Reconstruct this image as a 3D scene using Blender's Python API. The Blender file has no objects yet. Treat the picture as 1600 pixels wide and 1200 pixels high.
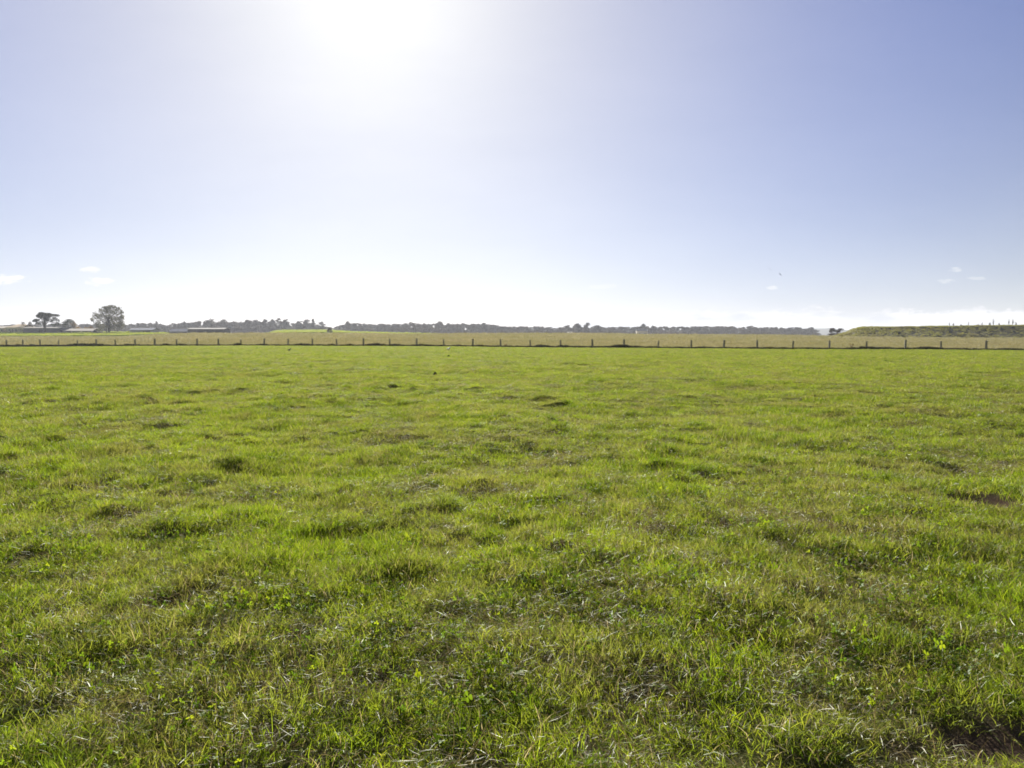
import bpy, math
import numpy as np
from mathutils import Vector, Matrix

rng = np.random.default_rng(7)
GRASS = 1.0            # density of the pasture cover
S = bpy.context.scene
COL = S.collection
F_PX = 1209.0            # focal length in photo pixels (1600 wide)
CAM_H = 1.6
PITCH = math.atan(75.0 / F_PX)
HOR = 525.0


def pix_dir(px, py):
    """World direction of a photo pixel (camera looks along +Y, pitched slightly down)."""
    a, b = (px - 800.0) / F_PX, (600.0 - py) / F_PX
    c, s = math.cos(PITCH), math.sin(PITCH)
    return Vector((a, c + b * s, -s + b * c))


def at(px, py, Y):
    d = pix_dir(px, py)
    k = Y / d.y
    return Vector((d.x * k, Y, CAM_H + d.z * k))


def ground_at(px, py):
    d = pix_dir(px, py)
    k = -CAM_H / d.z
    return d.x * k, d.y * k


# ------------------------------------------------------------------ noise
def _hash(i, j, seed):
    h = (i.astype(np.int64) * 374761393 + j.astype(np.int64) * 668265263 + seed * 1442695041) & 0xFFFFFFFF
    h = ((h ^ (h >> 13)) * 1274126177) & 0xFFFFFFFF
    h = (h ^ (h >> 16)) & 0xFFFFFFFF
    return h / 4294967295.0


def vnoise(x, y, scale, seed=0):
    x = np.asarray(x, float) / scale + 1000.3
    y = np.asarray(y, float) / scale + 1000.7
    i, j = np.floor(x), np.floor(y)
    fx, fy = x - i, y - j
    fx = fx * fx * (3 - 2 * fx)
    fy = fy * fy * (3 - 2 * fy)
    a, b = _hash(i, j, seed), _hash(i + 1, j, seed)
    c, d = _hash(i, j + 1, seed), _hash(i + 1, j + 1, seed)
    return (a * (1 - fx) + b * fx) * (1 - fy) + (c * (1 - fx) + d * fx) * fy


def fbm(x, y, scale, seed=0, octv=3):
    t, a, n = 0.0, 1.0, 0.0
    for k in range(octv):
        t = t + a * vnoise(x, y, scale / 2.03 ** k, seed + 17 * k)
        n += a
        a *= 0.55
    return t / n


def sstep(a, b, x):
    t = np.clip((x - a) / (b - a), 0, 1)
    return t * t * (3 - 2 * t)


# ------------------------------------------------------------------ terrain
FENCE_A, FENCE_B = 0.00862, 0.0030         # 1/Y of the fence line = A + B * x/Y
T_X = [-400, 10, 400, 650, 980, 1240, 1540, 2000]
T_FENCE = [541, 541, 540.5, 541.5, 544, 546, 547.5, 549]
R_X = [-400, 0, 200, 260, 300, 550, 640, 720, 950, 1000, 1200, 1300, 1400, 1600, 2000]
R_300 = [527, 527, 526.5, 523, 521.5, 521.5, 523, 521.5, 522, 523.5, 524, 526, 528, 529, 529]
Q_X = [-400, 0, 225, 262, 300, 420, 437, 515, 560, 640, 720, 950, 1000, 1300, 1400, 2000]
R_480 = [519.5, 519.5, 519.7, 520.4, 521, 521, 519, 519, 520, 521.8, 522, 522.3, 523.6, 525.5, 526, 526]
W_X = [-400, 0, 225, 262, 300, 422, 437, 512, 545, 600, 700, 740, 900, 1000, 1300, 1600, 2000]
R_850 = [519, 519, 519.4, 520.2, 521, 520.8, 515.8, 515.6, 518, 519.5, 521.3, 521.8, 522, 523.4, 525, 525, 525]

PITS = []   # x, y, radius, depth
for px, py, r, dep in [(1527, 782, .40, .30), (868, 882, .17, .13), (262, 952, .16, .10), (70, 966, .15, .09),
                       (1575, 1175, .30, .14), (1430, 1215, .16, .08), (1495, 1195, .18, .10), (592, 1085, .13, .11),
                       (485, 1010, .13, .12), (1000, 1110, .12, .09), (1450, 945, .17, .13), (1120, 830, .2, .12),
                       (205, 765, .3, .10), (870, 705, .5, .14), (600, 685, .5, .12), (520, 665, .6, .12),
                       (1130, 690, .35, .1), (815, 770, .3, .12), (440, 975, .12, .12), (40, 1130, .15, .1),
                       (1230, 1010, .14, .1), (1320, 1150, .16, .12), (640, 835, .2, .1), (1350, 890, .14, .1)]:
    gx, gy = ground_at(px, py)
    PITS.append((gx, gy, r, dep))


def mounds(x, y):
    """Tussock mounds: one per random cell, some cells empty. Height in metres."""
    m = np.zeros_like(x)
    for cell, seed, hmul in ((.8, 201, .75), (.42, 231, .5)):
        ci, cj = np.floor(x / cell), np.floor(y / cell)
        for di in (-1, 0, 1):
            for dj in (-1, 0, 1):
                i, j = ci + di, cj + dj
                on = _hash(i + 5000, j + 5000, seed) > .6
                cx = (i + _hash(i + 5000, j + 5000, seed + 1)) * cell
                cy = (j + _hash(i + 5000, j + 5000, seed + 2)) * cell
                rr = cell * (.16 + .16 * _hash(i + 5000, j + 5000, seed + 3))
                hh = hmul * (.03 + .07 * _hash(i + 5000, j + 5000, seed + 4))
                ang = 6.28 * _hash(i + 5000, j + 5000, seed + 5)
                ex, ey = x - cx, y - cy
                a = (ex * np.cos(ang) + ey * np.sin(ang)) / (rr * 1.35)
                b = (-ex * np.sin(ang) + ey * np.cos(ang)) / (rr * .85)
                m = np.maximum(m, np.where(on, hh * np.exp(-(a * a + b * b) ** 1.5), 0))
    return m


def height(x, y):
    x = np.asarray(x, float)
    y = np.asarray(y, float)
    ys = np.maximum(y, 1e-3)
    u = np.clip(x / ys, -1.0, 1.0)
    px = 800 + F_PX * u
    yf = 1.0 / np.maximum(FENCE_A + FENCE_B * u, 1e-4)
    zf = CAM_H - (np.interp(px, T_X, T_FENCE) - HOR) * yf / F_PX
    z3 = CAM_H - (np.interp(px, R_X, R_300) - HOR) * 300 / F_PX
    z4 = CAM_H - (np.interp(px, Q_X, R_480) - HOR) * 480 / F_PX
    z8 = CAM_H - (np.interp(px, W_X, R_850) - HOR) * 850 / F_PX
    z = np.zeros_like(x)

    def seg(y0, y1, a, b):
        t = np.clip((y - y0) / (y1 - y0), 0, 1)
        return a + (b - a) * t
    z = np.where(y < yf + 5, seg(40, yf, 0 * zf, zf), z)
    z = np.where((y >= yf + 5) & (y < 300), seg(yf + 5, 300, zf, z3), z)
    z = np.where((y >= 300) & (y < 480), seg(300, 480, z3, z4), z)
    z = np.where((y >= 480) & (y < 850), seg(480, 850, z4, z8), z)
    z = np.where(y >= 850, seg(850, 3000, z8, z8 + 0.5), z)
    r = np.hypot(x, y)
    near = 1 - sstep(70, 160, r)
    m = 0.09 * (vnoise(x, y, .8, 3) - .5) * (1 - sstep(30, 65, r)) + 0.065 * (vnoise(x, y, .3, 5) - .5) * (1 - sstep(14, 35, r))
    m = m + 0.15 * (vnoise(x, y, 2.2, 9) - .5) + 0.12 * (vnoise(x, y, 9.0, 11) - .5)
    m = m + mounds(x, y) * (.5 + .8 * vnoise(x, y, .2, 207)) * (.25 + 1.3 * sstep(.35, .7, fbm(x, y, 4.5, 301, 2))) * (1 - sstep(18, 55, r))
    z = z + m * near
    for gx, gy, pr, dep in PITS:
        d2 = ((x - gx) ** 2 + ((y - gy) * 1.25) ** 2) / (pr * pr)
        z = z - .5 * dep * np.exp(-d2 * 1.3)
    return z


def pit_mask(x, y):
    m = np.zeros_like(x)
    for gx, gy, pr, dep in PITS[:12]:
        j = pr * (0.75 + 0.6 * vnoise(x, y, .22, 31))
        d2 = ((x - gx) ** 2 + ((y - gy) * 1.1) ** 2) / (j * j)
        m = np.maximum(m, np.exp(-d2 * 1.0) * min(1.0, dep / .14))
    return m


# ------------------------------------------------------------------ node helpers
def new_mat(name):
    m = bpy.data.materials.new(name)
    m.use_nodes = True
    m.node_tree.nodes.clear()
    return m, m.node_tree


def N(nt, typ, **kw):
    n = nt.nodes.new(typ)
    for k, v in kw.items():
        if k.startswith('i_'):
            key = k[2:].replace('_', ' ')
            n.inputs[key].default_value = v
        else:
            setattr(n, k, v)
    return n


def mathn(nt, op, a, b=None, clamp=False):
    n = nt.nodes.new('ShaderNodeMath')
    n.operation = op
    n.use_clamp = clamp
    for i, v in enumerate((a, b)):
        if v is None:
            continue
        if hasattr(v, 'is_output'):
            nt.links.new(v, n.inputs[i])
        else:
            n.inputs[i].default_value = v
    return n.outputs[0]


def mixc(nt, fac, a, b, blend='MIX'):
    n = nt.nodes.new('ShaderNodeMix')
    n.data_type = 'RGBA'
    n.blend_type = blend
    for sock, v in ((n.inputs[0], fac), (n.inputs[6], a), (n.inputs[7], b)):
        if hasattr(v, 'is_output'):
            nt.links.new(v, sock)
        elif isinstance(v, (int, float)):
            sock.default_value = v
        else:
            sock.default_value = (*v, 1)
    return n.outputs[2]


def ramp(nt, fac, stops):
    n = nt.nodes.new('ShaderNodeValToRGB')
    e = n.color_ramp.elements
    while len(e) < len(stops):
        e.new(0.5)
    for k, (p, c) in enumerate(stops):
        e[k].position = p
        e[k].color = (*c, 1) if len(c) == 3 else c
    nt.links.new(fac, n.inputs[0])
    return n.outputs[0]


def wnoise(nt, scale, detail=2.0, rough=.5, vec=None):
    n = nt.nodes.new('ShaderNodeTexNoise')
    n.inputs['Scale'].default_value = scale
    n.inputs['Detail'].default_value = detail
    n.inputs['Roughness'].default_value = rough
    if vec is None:
        g = nt.nodes.new('ShaderNodeNewGeometry')
        vec = g.outputs['Position']
    nt.links.new(vec, n.inputs['Vector'])
    return n.outputs['Fac']


def leafy_mat(name, dark, mid, light, transl=.5, gloss=.06, rough=.5, patch_scale=.6, patch=.35, patch_col=None, dead=0.0):
    """Thin vegetation: diffuse front, light passing through from behind, slight waxy gloss."""
    m, nt = new_mat(name)
    at_ = N(nt, 'ShaderNodeAttribute', attribute_name='hue')
    oi = N(nt, 'ShaderNodeObjectInfo')
    h = mathn(nt, 'ADD', mathn(nt, 'MULTIPLY', at_.outputs['Fac'], .6), mathn(nt, 'MULTIPLY', oi.outputs['Random'], .4))
    col = ramp(nt, h, [(0.08, dark), (0.5, mid), (0.95, light)])
    if dead:
        dn = mathn(nt, 'LESS_THAN', at_.outputs['Fac'], dead)
        dcol = mixc(nt, oi.outputs['Random'], (.15, .12, .07), (.36, .31, .22))
    if patch_col is not None:
        pn = wnoise(nt, patch_scale, 3, .55)
        pf = mathn(nt, 'MULTIPLY', ramp(nt, pn, [(.42, (0, 0, 0)), (.64, (1, 1, 1))]), patch)
        col = mixc(nt, pf, col, patch_col)
    if dead:
        col = mixc(nt, dn, col, dcol)
    d = N(nt, 'ShaderNodeBsdfDiffuse')
    t = N(nt, 'ShaderNodeBsdfTranslucent')
    g = N(nt, 'ShaderNodeBsdfGlossy', i_Roughness=rough)
    g.inputs['Color'].default_value = (.9, .95, .85, 1)
    nt.links.new(col, d.inputs['Color'])
    tc = mixc(nt, 1.0, col, (1.25, 1.2, .75), 'MULTIPLY')
    nt.links.new(tc, t.inputs['Color'])
    mx = N(nt, 'ShaderNodeMixShader')
    mx.inputs[0].default_value = transl
    nt.links.new(d.outputs[0], mx.inputs[1])
    nt.links.new(t.outputs[0], mx.inputs[2])
    lw = N(nt, 'ShaderNodeLayerWeight', i_Blend=.2)
    gf = mathn(nt, 'MULTIPLY', lw.outputs['Fresnel'], gloss * 1.6, True)
    m2 = N(nt, 'ShaderNodeMixShader')
    nt.links.new(gf, m2.inputs[0])
    nt.links.new(mx.outputs[0], m2.inputs[1])
    nt.links.new(g.outputs[0], m2.inputs[2])
    o = N(nt, 'ShaderNodeOutputMaterial')
    nt.links.new(m2.outputs[0], o.inputs[0])
    return m


def rough_mat(name, c1, c2, scale=2.0, rough=.85, spec=.2, bump=0.0):
    m, nt = new_mat(name)
    tcd = N(nt, 'ShaderNodeTexCoord')
    n1 = wnoise(nt, scale, 4, .6, tcd.outputs['Object'])
    col = mixc(nt, ramp(nt, n1, [(.35, (0, 0, 0)), (.65, (1, 1, 1))]), c1, c2)
    p = N(nt, 'ShaderNodeBsdfPrincipled')
    p.inputs['Roughness'].default_value = rough
    p.inputs['Specular IOR Level'].default_value = spec
    nt.links.new(col, p.inputs['Base Color'])
    if bump:
        b = N(nt, 'ShaderNodeBump', i_Strength=bump, i_Distance=.05)
        nt.links.new(n1, b.inputs['Height'])
        nt.links.new(b.outputs[0], p.inputs['Normal'])
    o = N(nt, 'ShaderNodeOutputMaterial')
    nt.links.new(p.outputs[0], o.inputs[0])
    return m


def corrugated_mat(name, c1, c2, freq=6.0, rough=.9):
    m, nt = new_mat(name)
    tcd = N(nt, 'ShaderNodeTexCoord')
    w = N(nt, 'ShaderNodeTexWave', i_Scale=freq, i_Distortion=.2)
    nt.links.new(tcd.outputs['Object'], w.inputs['Vector'])
    n1 = wnoise(nt, .8, 4, .6, tcd.outputs['Object'])
    col = mixc(nt, n1, c1, c2)
    p = N(nt, 'ShaderNodeBsdfPrincipled')
    p.inputs['Roughness'].default_value = rough
    p.inputs['Specular IOR Level'].default_value = .1
    nt.links.new(col, p.inputs['Base Color'])
    b = N(nt, 'ShaderNodeBump', i_Strength=.5, i_Distance=.03)
    nt.links.new(w.outputs['Fac'], b.inputs['Height'])
    nt.links.new(b.outputs[0], p.inputs['Normal'])
    o = N(nt, 'ShaderNodeOutputMaterial')
    nt.links.new(p.outputs[0], o.inputs[0])
    return m


# ------------------------------------------------------------------ object helpers
def tag(o, label=None, cat=None, group=None, kind=None):
    if label:
        o['label'] = label
    if cat:
        o['category'] = cat
    if group:
        o['group'] = group
    if kind:
        o['kind'] = kind
    return o


class MB:
    def __init__(self):
        self.v, self.f, self.n, self.mi, self.hue = [], [], 0, [], []

    def add(self, v, f, mi=0, hue=None):
        v = np.asarray(v, float)
        self.v.append(v)
        self.f += [tuple(int(i) + self.n for i in q) for q in f]
        self.mi += [mi] * len(f)
        self.hue.append(np.full(len(v), .5) if hue is None else np.broadcast_to(np.asarray(hue, float), (len(v),)))
        self.n += len(v)
        return self

    def box(self, lo, hi, mi=0):
        x0, y0, z0 = lo
        x1, y1, z1 = hi
        v = [(x0, y0, z0), (x1, y0, z0), (x1, y1, z0), (x0, y1, z0), (x0, y0, z1), (x1, y0, z1), (x1, y1, z1), (x0, y1, z1)]
        f = [(0, 3, 2, 1), (4, 5, 6, 7), (0, 1, 5, 4), (1, 2, 6, 5), (2, 3, 7, 6), (3, 0, 4, 7)]
        return self.add(v, f, mi)

    def tube(self, pts, radii, n=6, mi=0, cap=True):
        pts = [np.asarray(p, float) for p in pts]
        rings = []
        for k, p in enumerate(pts):
            d = pts[min(k + 1, len(pts) - 1)] - pts[max(k - 1, 0)]
            d = d / (np.linalg.norm(d) + 1e-9)
            a = np.cross(d, (0.31, .17, .93) if abs(d[2]) < .9 else (1, 0.1, 0))
            a /= np.linalg.norm(a) + 1e-9
            b = np.cross(d, a)
            th = np.linspace(0, 2 * math.pi, n, endpoint=False)
            rings.append(p + radii[k] * (np.cos(th)[:, None] * a + np.sin(th)[:, None] * b))
        v = np.vstack(rings)
        f = []
        for k in range(len(pts) - 1):
            for i in range(n):
                j = (i + 1) % n
                f.append((k * n + i, k * n + j, (k + 1) * n + j, (k + 1) * n + i))
        if cap:
            f.append(tuple(range(n - 1, -1, -1)))
            f.append(tuple(range((len(pts) - 1) * n, len(pts) * n)))
        return self.add(v, f, mi)

    def leaves(self, c, size, hue=None, flat=0.0):
        """Irregular leaf-clump faces at the centres c."""
        c = np.asarray(c, float)
        n = len(c)
        a = rng.normal(size=(n, 3))
        a[:, 2] *= (1 - flat)
        a /= np.linalg.norm(a, axis=1)[:, None]
        b = np.cross(a, rng.normal(size=(n, 3)))
        b /= np.linalg.norm(b, axis=1)[:, None] + 1e-9
        s = np.asarray(size) * rng.uniform(.6, 1.25, n)
        s = s[:, None]
        q = np.stack([c - a * s * rng.uniform(.7, 1.2, (n, 1)), c + b * s * rng.uniform(.3, .7, (n, 1)),
                      c + a * s * rng.uniform(.7, 1.2, (n, 1)), c - b * s * rng.uniform(.3, .7, (n, 1))], 1).reshape(-1, 3)
        f = np.arange(4 * n).reshape(n, 4)
        h = rng.uniform(0, 1, n) if hue is None else hue
        return self.add(q, f, 0, np.repeat(h, 4))

    def mesh(self, name, mats, smooth=False):
        me = bpy.data.meshes.new(name)
        v = np.vstack(self.v)
        me.from_pydata(v.tolist(), [], self.f)
        for m in (mats if isinstance(mats, (list, tuple)) else [mats]):
            me.materials.append(m)
        if any(self.mi):
            me.polygons.foreach_set('material_index', np.array(self.mi, np.int32))
        a = me.attributes.new('hue', 'FLOAT', 'POINT')
        a.data.foreach_set('value', np.concatenate(self.hue).astype(np.float32))
        if smooth:
            me.polygons.foreach_set('use_smooth', np.ones(len(me.polygons), bool))
        me.update()
        return me

    def build(self, name, mats, parent=None, smooth=False, loc=None):
        o = bpy.data.objects.new(name, self.mesh(name, mats, smooth))
        COL.objects.link(o)
        if parent is not None:
            o.parent = parent
        if loc is not None:
            o.location = loc
        return o


def empty(name, loc, rz=0.0):
    o = bpy.data.objects.new(name, None)
    COL.objects.link(o)
    o.empty_display_size = .2
    o.location = loc
    o.rotation_euler = (0, 0, rz)
    return o


def copy_tree(root):
    r = root.copy()
    COL.objects.link(r)
    for ch in root.children:
        c = ch.copy()
        COL.objects.link(c)
        c.parent = r
        for g in ch.children:
            d = g.copy()
            COL.objects.link(d)
            d.parent = c
    return r


# ------------------------------------------------------------------ materials
M_grass = leafy_mat('grass_blade', (.07, .12, .010), (.195, .278, .017), (.345, .385, .033), transl=.6, gloss=.022,
                    patch_scale=.8, patch=.5, patch_col=(.225, .195, .09), dead=.14)
M_lush = leafy_mat('lush_blade', (.04, .085, .007), (.12, .195, .012), (.24, .315, .022), transl=.52, gloss=.03,
                   patch_scale=.7, patch=.4, patch_col=(.13, .13, .04), dead=.06)
M_straw = leafy_mat('dry_straw', (.08, .058, .03), (.18, .145, .08), (.32, .27, .18), transl=.3, gloss=.035, rough=.5)
M_clover = leafy_mat('broad_leaf', (.06, .12, .012), (.14, .22, .015), (.27, .32, .02), transl=.6, gloss=.012)
M_tan = leafy_mat('tan_grass', (.16, .14, .08), (.26, .235, .145), (.37, .335, .225), transl=.4, gloss=.04,
                  patch_scale=.05, patch=.55, patch_col=(.20, .205, .09))
M_weed = leafy_mat('rank_weed_shaded', (.02, .019, .009), (.04, .036, .014), (.07, .06, .022), transl=.06, gloss=.01)  # weed colour with the shade along the fence foot put in
M_bank = leafy_mat('bank_grass', (.10, .11, .025), (.20, .21, .05), (.31, .29, .09), transl=.55, gloss=.04,
                   patch_scale=.12, patch=.6, patch_col=(.13, .105, .05))
M_tree = leafy_mat('tree_leaf', (.015, .02, .012), (.03, .04, .02), (.06, .07, .03), transl=.2, gloss=.03)
M_tree_olive = leafy_mat('olive_leaf', (.03, .03, .015), (.06, .058, .03), (.11, .10, .05), transl=.35, gloss=.03)
M_tree_warm = leafy_mat('autumn_leaf', (.07, .05, .025), (.16, .10, .045), (.26, .17, .07), transl=.4, gloss=.04)
M_tree_grey = leafy_mat('twig', (.06, .05, .045), (.10, .085, .07), (.15, .13, .10), transl=.2, gloss=.03)
M_bark = rough_mat('bark', (.035, .028, .022), (.075, .06, .05), 3.0, .9, .1, .4)
M_post = rough_mat('weathered_timber', (.20, .175, .135), (.33, .30, .24), 6.0, .9, .15, .4)
M_wire = rough_mat('fence_wire', (.25, .25, .25), (.35, .34, .33), 4.0, .45, .5)


def ground_mat():
    m, nt = new_mat('ground_surface')
    a = N(nt, 'ShaderNodeAttribute', attribute_name='zone').outputs['Fac']     # 0 pasture, 1 dry field
    soil = N(nt, 'ShaderNodeAttribute', attribute_name='soil').outputs['Fac']
    n1 = wnoise(nt, 5.0, 5, .65)
    n2 = wnoise(nt, .5, 4, .6)
    n3 = wnoise(nt, .018, 4, .6)
    green = mixc(nt, n1, (.065, .08, .02), (.13, .15, .038))
    green = mixc(nt, ramp(nt, n2, [(.4, (0, 0, 0)), (.65, (1, 1, 1))]), green, (.12, .10, .05))
    far = mixc(nt, n3, (.10, .15, .02), (.16, .19, .035))
    dist = N(nt, 'ShaderNodeAttribute', attribute_name='far').outputs['Fac']
    green = mixc(nt, dist, green, far)
    tan = mixc(nt, n2, (.15, .12, .06), (.24, .20, .11))
    col = mixc(nt, a, green, tan)
    dirt = mixc(nt, n1, (.05, .034, .023), (.17, .122, .085))
    col = mixc(nt, soil, col, dirt)
    d = N(nt, 'ShaderNodeBsdfDiffuse', i_Roughness=.6)
    nt.links.new(col, d.inputs['Color'])
    b = N(nt, 'ShaderNodeBump', i_Strength=.6, i_Distance=.03)
    nt.links.new(wnoise(nt, 30, 4, .7), b.inputs['Height'])
    nt.links.new(b.outputs[0], d.inputs['Normal'])
    o = N(nt, 'ShaderNodeOutputMaterial')
    nt.links.new(d.outputs[0], o.inputs[0])
    return m


# ------------------------------------------------------------------ ground: one sheet to the horizon
az = np.radians(np.concatenate([np.linspace(-180, -54, 26, endpoint=False), np.linspace(-54, 54, 480, endpoint=False), np.linspace(54, 180, 26, endpoint=False)]))
rad = np.concatenate([np.geomspace(.4, 165, 430), np.geomspace(172, 3000, 64)])
A, R = np.meshgrid(az, rad)
GX, GY = (R * np.sin(A)).ravel(), (R * np.cos(A)).ravel()
GZ = height(GX, GY)
nA, nR = len(az), len(rad)
verts = np.vstack([np.stack([GX, GY, GZ], 1), [[0, 0, 0]]])
ii, jj = np.meshgrid(np.arange(nR - 1), np.arange(nA), indexing='ij')
jn = (jj + 1) % nA
q = np.stack([ii * nA + jj, (ii + 1) * nA + jj, (ii + 1) * nA + jn, ii * nA + jn], -1).reshape(-1, 4)[:, ::-1]
gm = bpy.data.meshes.new('field')
faces = q.tolist() + [(nR * nA, j, (j + 1) % nA)[::-1] for j in range(nA)]
gm.from_pydata(verts.tolist(), [], faces)
vx, vy = verts[:, 0], verts[:, 1]
uu = np.clip(vx / np.maximum(vy, 1e-3), -1.2, 1.2)
yf = 1 / np.maximum(FENCE_A + FENCE_B * uu, .002)
pxv = 800 + F_PX * uu
edge = 300 + 40 * (vnoise(vx, vy * 0, 60, 41) - .5)
zone = np.where(vy > yf + .4, 1.0, 0.0) * (1 - sstep(-8, 8, vy - edge))
gmask = np.interp(pxv, [-500, 225, 265, 415, 437, 520, 560, 650, 690, 2500], [0, 0, 1, 1, 0, 0, .4, .6, 1, 1])
zone = np.maximum(zone, np.where((vy > edge) & (vy < 900), gmask * .85, 0))
zone = np.where(vy < 5, 0, zone)
soil = np.clip(pit_mask(vx, vy) * 1.6 - .2, 0, 1)
for nm, arr in (('zone', zone), ('soil', soil), ('far', sstep(25, 80, np.hypot(vx, vy)))):
    a_ = gm.attributes.new(nm, 'FLOAT', 'POINT')
    a_.data.foreach_set('value', arr.astype(np.float32))
gm.polygons.foreach_set('use_smooth', np.ones(len(gm.polygons), bool))
gm.materials.append(ground_mat())
gm.update()
gobj = bpy.data.objects.new('field', gm)
COL.objects.link(gobj)
tag(gobj, 'flat farmland of soil and pasture running out to the horizon', 'ground', kind='structure')


# ------------------------------------------------------------------ grass blades
def blades(mb, n, r0, hmin, hmax, w, lean, curve=1.6, root_pow=.5, hue=(0, 1), zlift=0.0, up=1.0):
    th = rng.uniform(0, 2 * math.pi, n)
    rr = r0 * rng.uniform(0, 1, n) ** root_pow
    root = np.stack([rr * np.cos(th), rr * np.sin(th), np.full(n, -.015)], 1)
    L = rng.uniform(hmin, hmax, n)
    ld = th * .5 + rng.uniform(0, 2 * math.pi, n)
    ln = lean * rng.uniform(.25, 1.3, n)
    sd = rng.uniform(0, math.pi, n)
    side = np.stack([np.cos(sd), np.sin(sd), np.zeros(n)], 1)
    rows = []
    for t, wk in ((0, .8), (.4, 1.0), (.75, .7), (1.0, .06)):
        off = (ln * L * t ** curve)[:, None] * np.stack([np.cos(ld), np.sin(ld), np.zeros(n)], 1)
        zz = L * t * up / np.sqrt(1 + (ln * t) ** 2) + zlift * rng.uniform(0, 1, n) * (1 if t == 0 else 1)
        c = root + off
        c[:, 2] += zz
        ww = (w * wk * rng.uniform(.7, 1.2, n))[:, None]
        rows.append(c - side * ww / 2)
        rows.append(c + side * ww / 2)
    v = np.stack(rows, 1).reshape(-1, 3)
    b = (np.arange(n) * 8)[:, None]
    f = np.concatenate([b + np.array([[0, 1, 3, 2]]), b + np.array([[2, 3, 5, 4]]), b + np.array([[4, 5, 7, 6]])])
    mb.add(v, f, 0, np.repeat(rng.uniform(hue[0], hue[1], n), 8))
    return mb


def straw_mat_mesh(n, r0, w):
    mb = MB()
    th = rng.uniform(0, 2 * math.pi, n)
    rr = r0 * np.sqrt(rng.uniform(0, 1, n))
    c = np.stack([rr * np.cos(th), rr * np.sin(th), rng.uniform(.005, .05, n)], 1)
    d = rng.uniform(0, 2 * math.pi, n)
    L = rng.uniform(.02, .075, n)
    tilt = rng.normal(0, .25, n)
    dirv = np.stack([np.cos(d) * np.cos(tilt), np.sin(d) * np.cos(tilt), np.sin(tilt)], 1)
    roll = rng.uniform(-1.2, 1.2, n)
    s0 = np.stack([-np.sin(d), np.cos(d), np.zeros(n)], 1)
    side = s0 * np.cos(roll)[:, None] + np.array([0, 0, 1]) * np.sin(roll)[:, None]
    rows = []
    for t in (-.5, 0, .5):
        p = c + dirv * (L * t)[:, None] + np.array([0, 0, 1]) * (.02 * (.25 - t * t) * rng.uniform(-1, 2, n))[:, None]
        ww = (w * (1.0 if t == 0 else .5) * rng.uniform(.6, 1.2, n))[:, None] / 2
        rows += [p - side * ww, p + side * ww]
    v = np.stack(rows, 1).reshape(-1, 3)
    b = (np.arange(n) * 6)[:, None]
    f = np.concatenate([b + np.array([[0, 1, 3, 2]]), b + np.array([[2, 3, 5, 4]])])
    mb.add(v, f, 0, np.repeat(rng.uniform(0, 1, n), 6))
    return mb


def clover_mesh(n, r0, leaf):
    mb = MB()
    for k in range(n):
        th, rr = rng.uniform(0, 6.283), r0 * math.sqrt(rng.uniform())
        c = np.array([rr * math.cos(th), rr * math.sin(th), rng.uniform(.025, .075)])
        hue = rng.uniform()
        mb.tube([(c[0] * .8, c[1] * .8, -.01), c], [.0012, .0009], 3, cap=False)
        a0 = rng.uniform(0, 6.283)
        tilt = rng.normal(0, .6, 2)
        for j in range(3):
            a = a0 + j * 2.094
            s = leaf * rng.uniform(.8, 1.15)
            loc = [(0, 0), (.55, .42), (1.0, .42), (1.15, 0), (1.0, -.42), (.55, -.42)]
            pts = []
            for (u, w) in loc:
                x = s * (u * math.cos(a) - w * math.sin(a))
                y = s * (u * math.sin(a) + w * math.cos(a))
                pts.append(c + (x, y, x * tilt[0] + y * tilt[1] + .15 * abs(w) * s))
            mb.add(pts, [(0, 1, 2, 3), (0, 3, 4, 5)], 0, hue)
    return mb


def rosette_mesh(n, L, w):
    """Flat weed rosette with long toothed leaves."""
    mb = MB()
    for k in range(n):
        a = k * 6.283 / n + rng.uniform(-.3, .3)
        l, up = L * rng.uniform(.7, 1.2), rng.uniform(.15, .7)
        hue = rng.uniform(.3, 1)
        rows = []
        for t, wk in ((.05, .25), (.35, .6), (.65, 1), (.88, .75), (1, .08)):
            x = l * t
            z = .01 + l * up * t * (1 - .55 * t)
            for sgn in (-1, 1):
                y = sgn * w * wk / 2
                rows.append((x * math.cos(a) - y * math.sin(a), x * math.sin(a) + y * math.cos(a), z + .2 * abs(y)))
        mb.add(rows, [(2 * i, 2 * i + 1, 2 * i + 3, 2 * i + 2) for i in range(4)], 0, hue)
    return mb


def proto(mb, name, mat):
    return bpy.data.objects.new(name, mb.mesh(name, mat))     # geometry source, read by the scatter only


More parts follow.
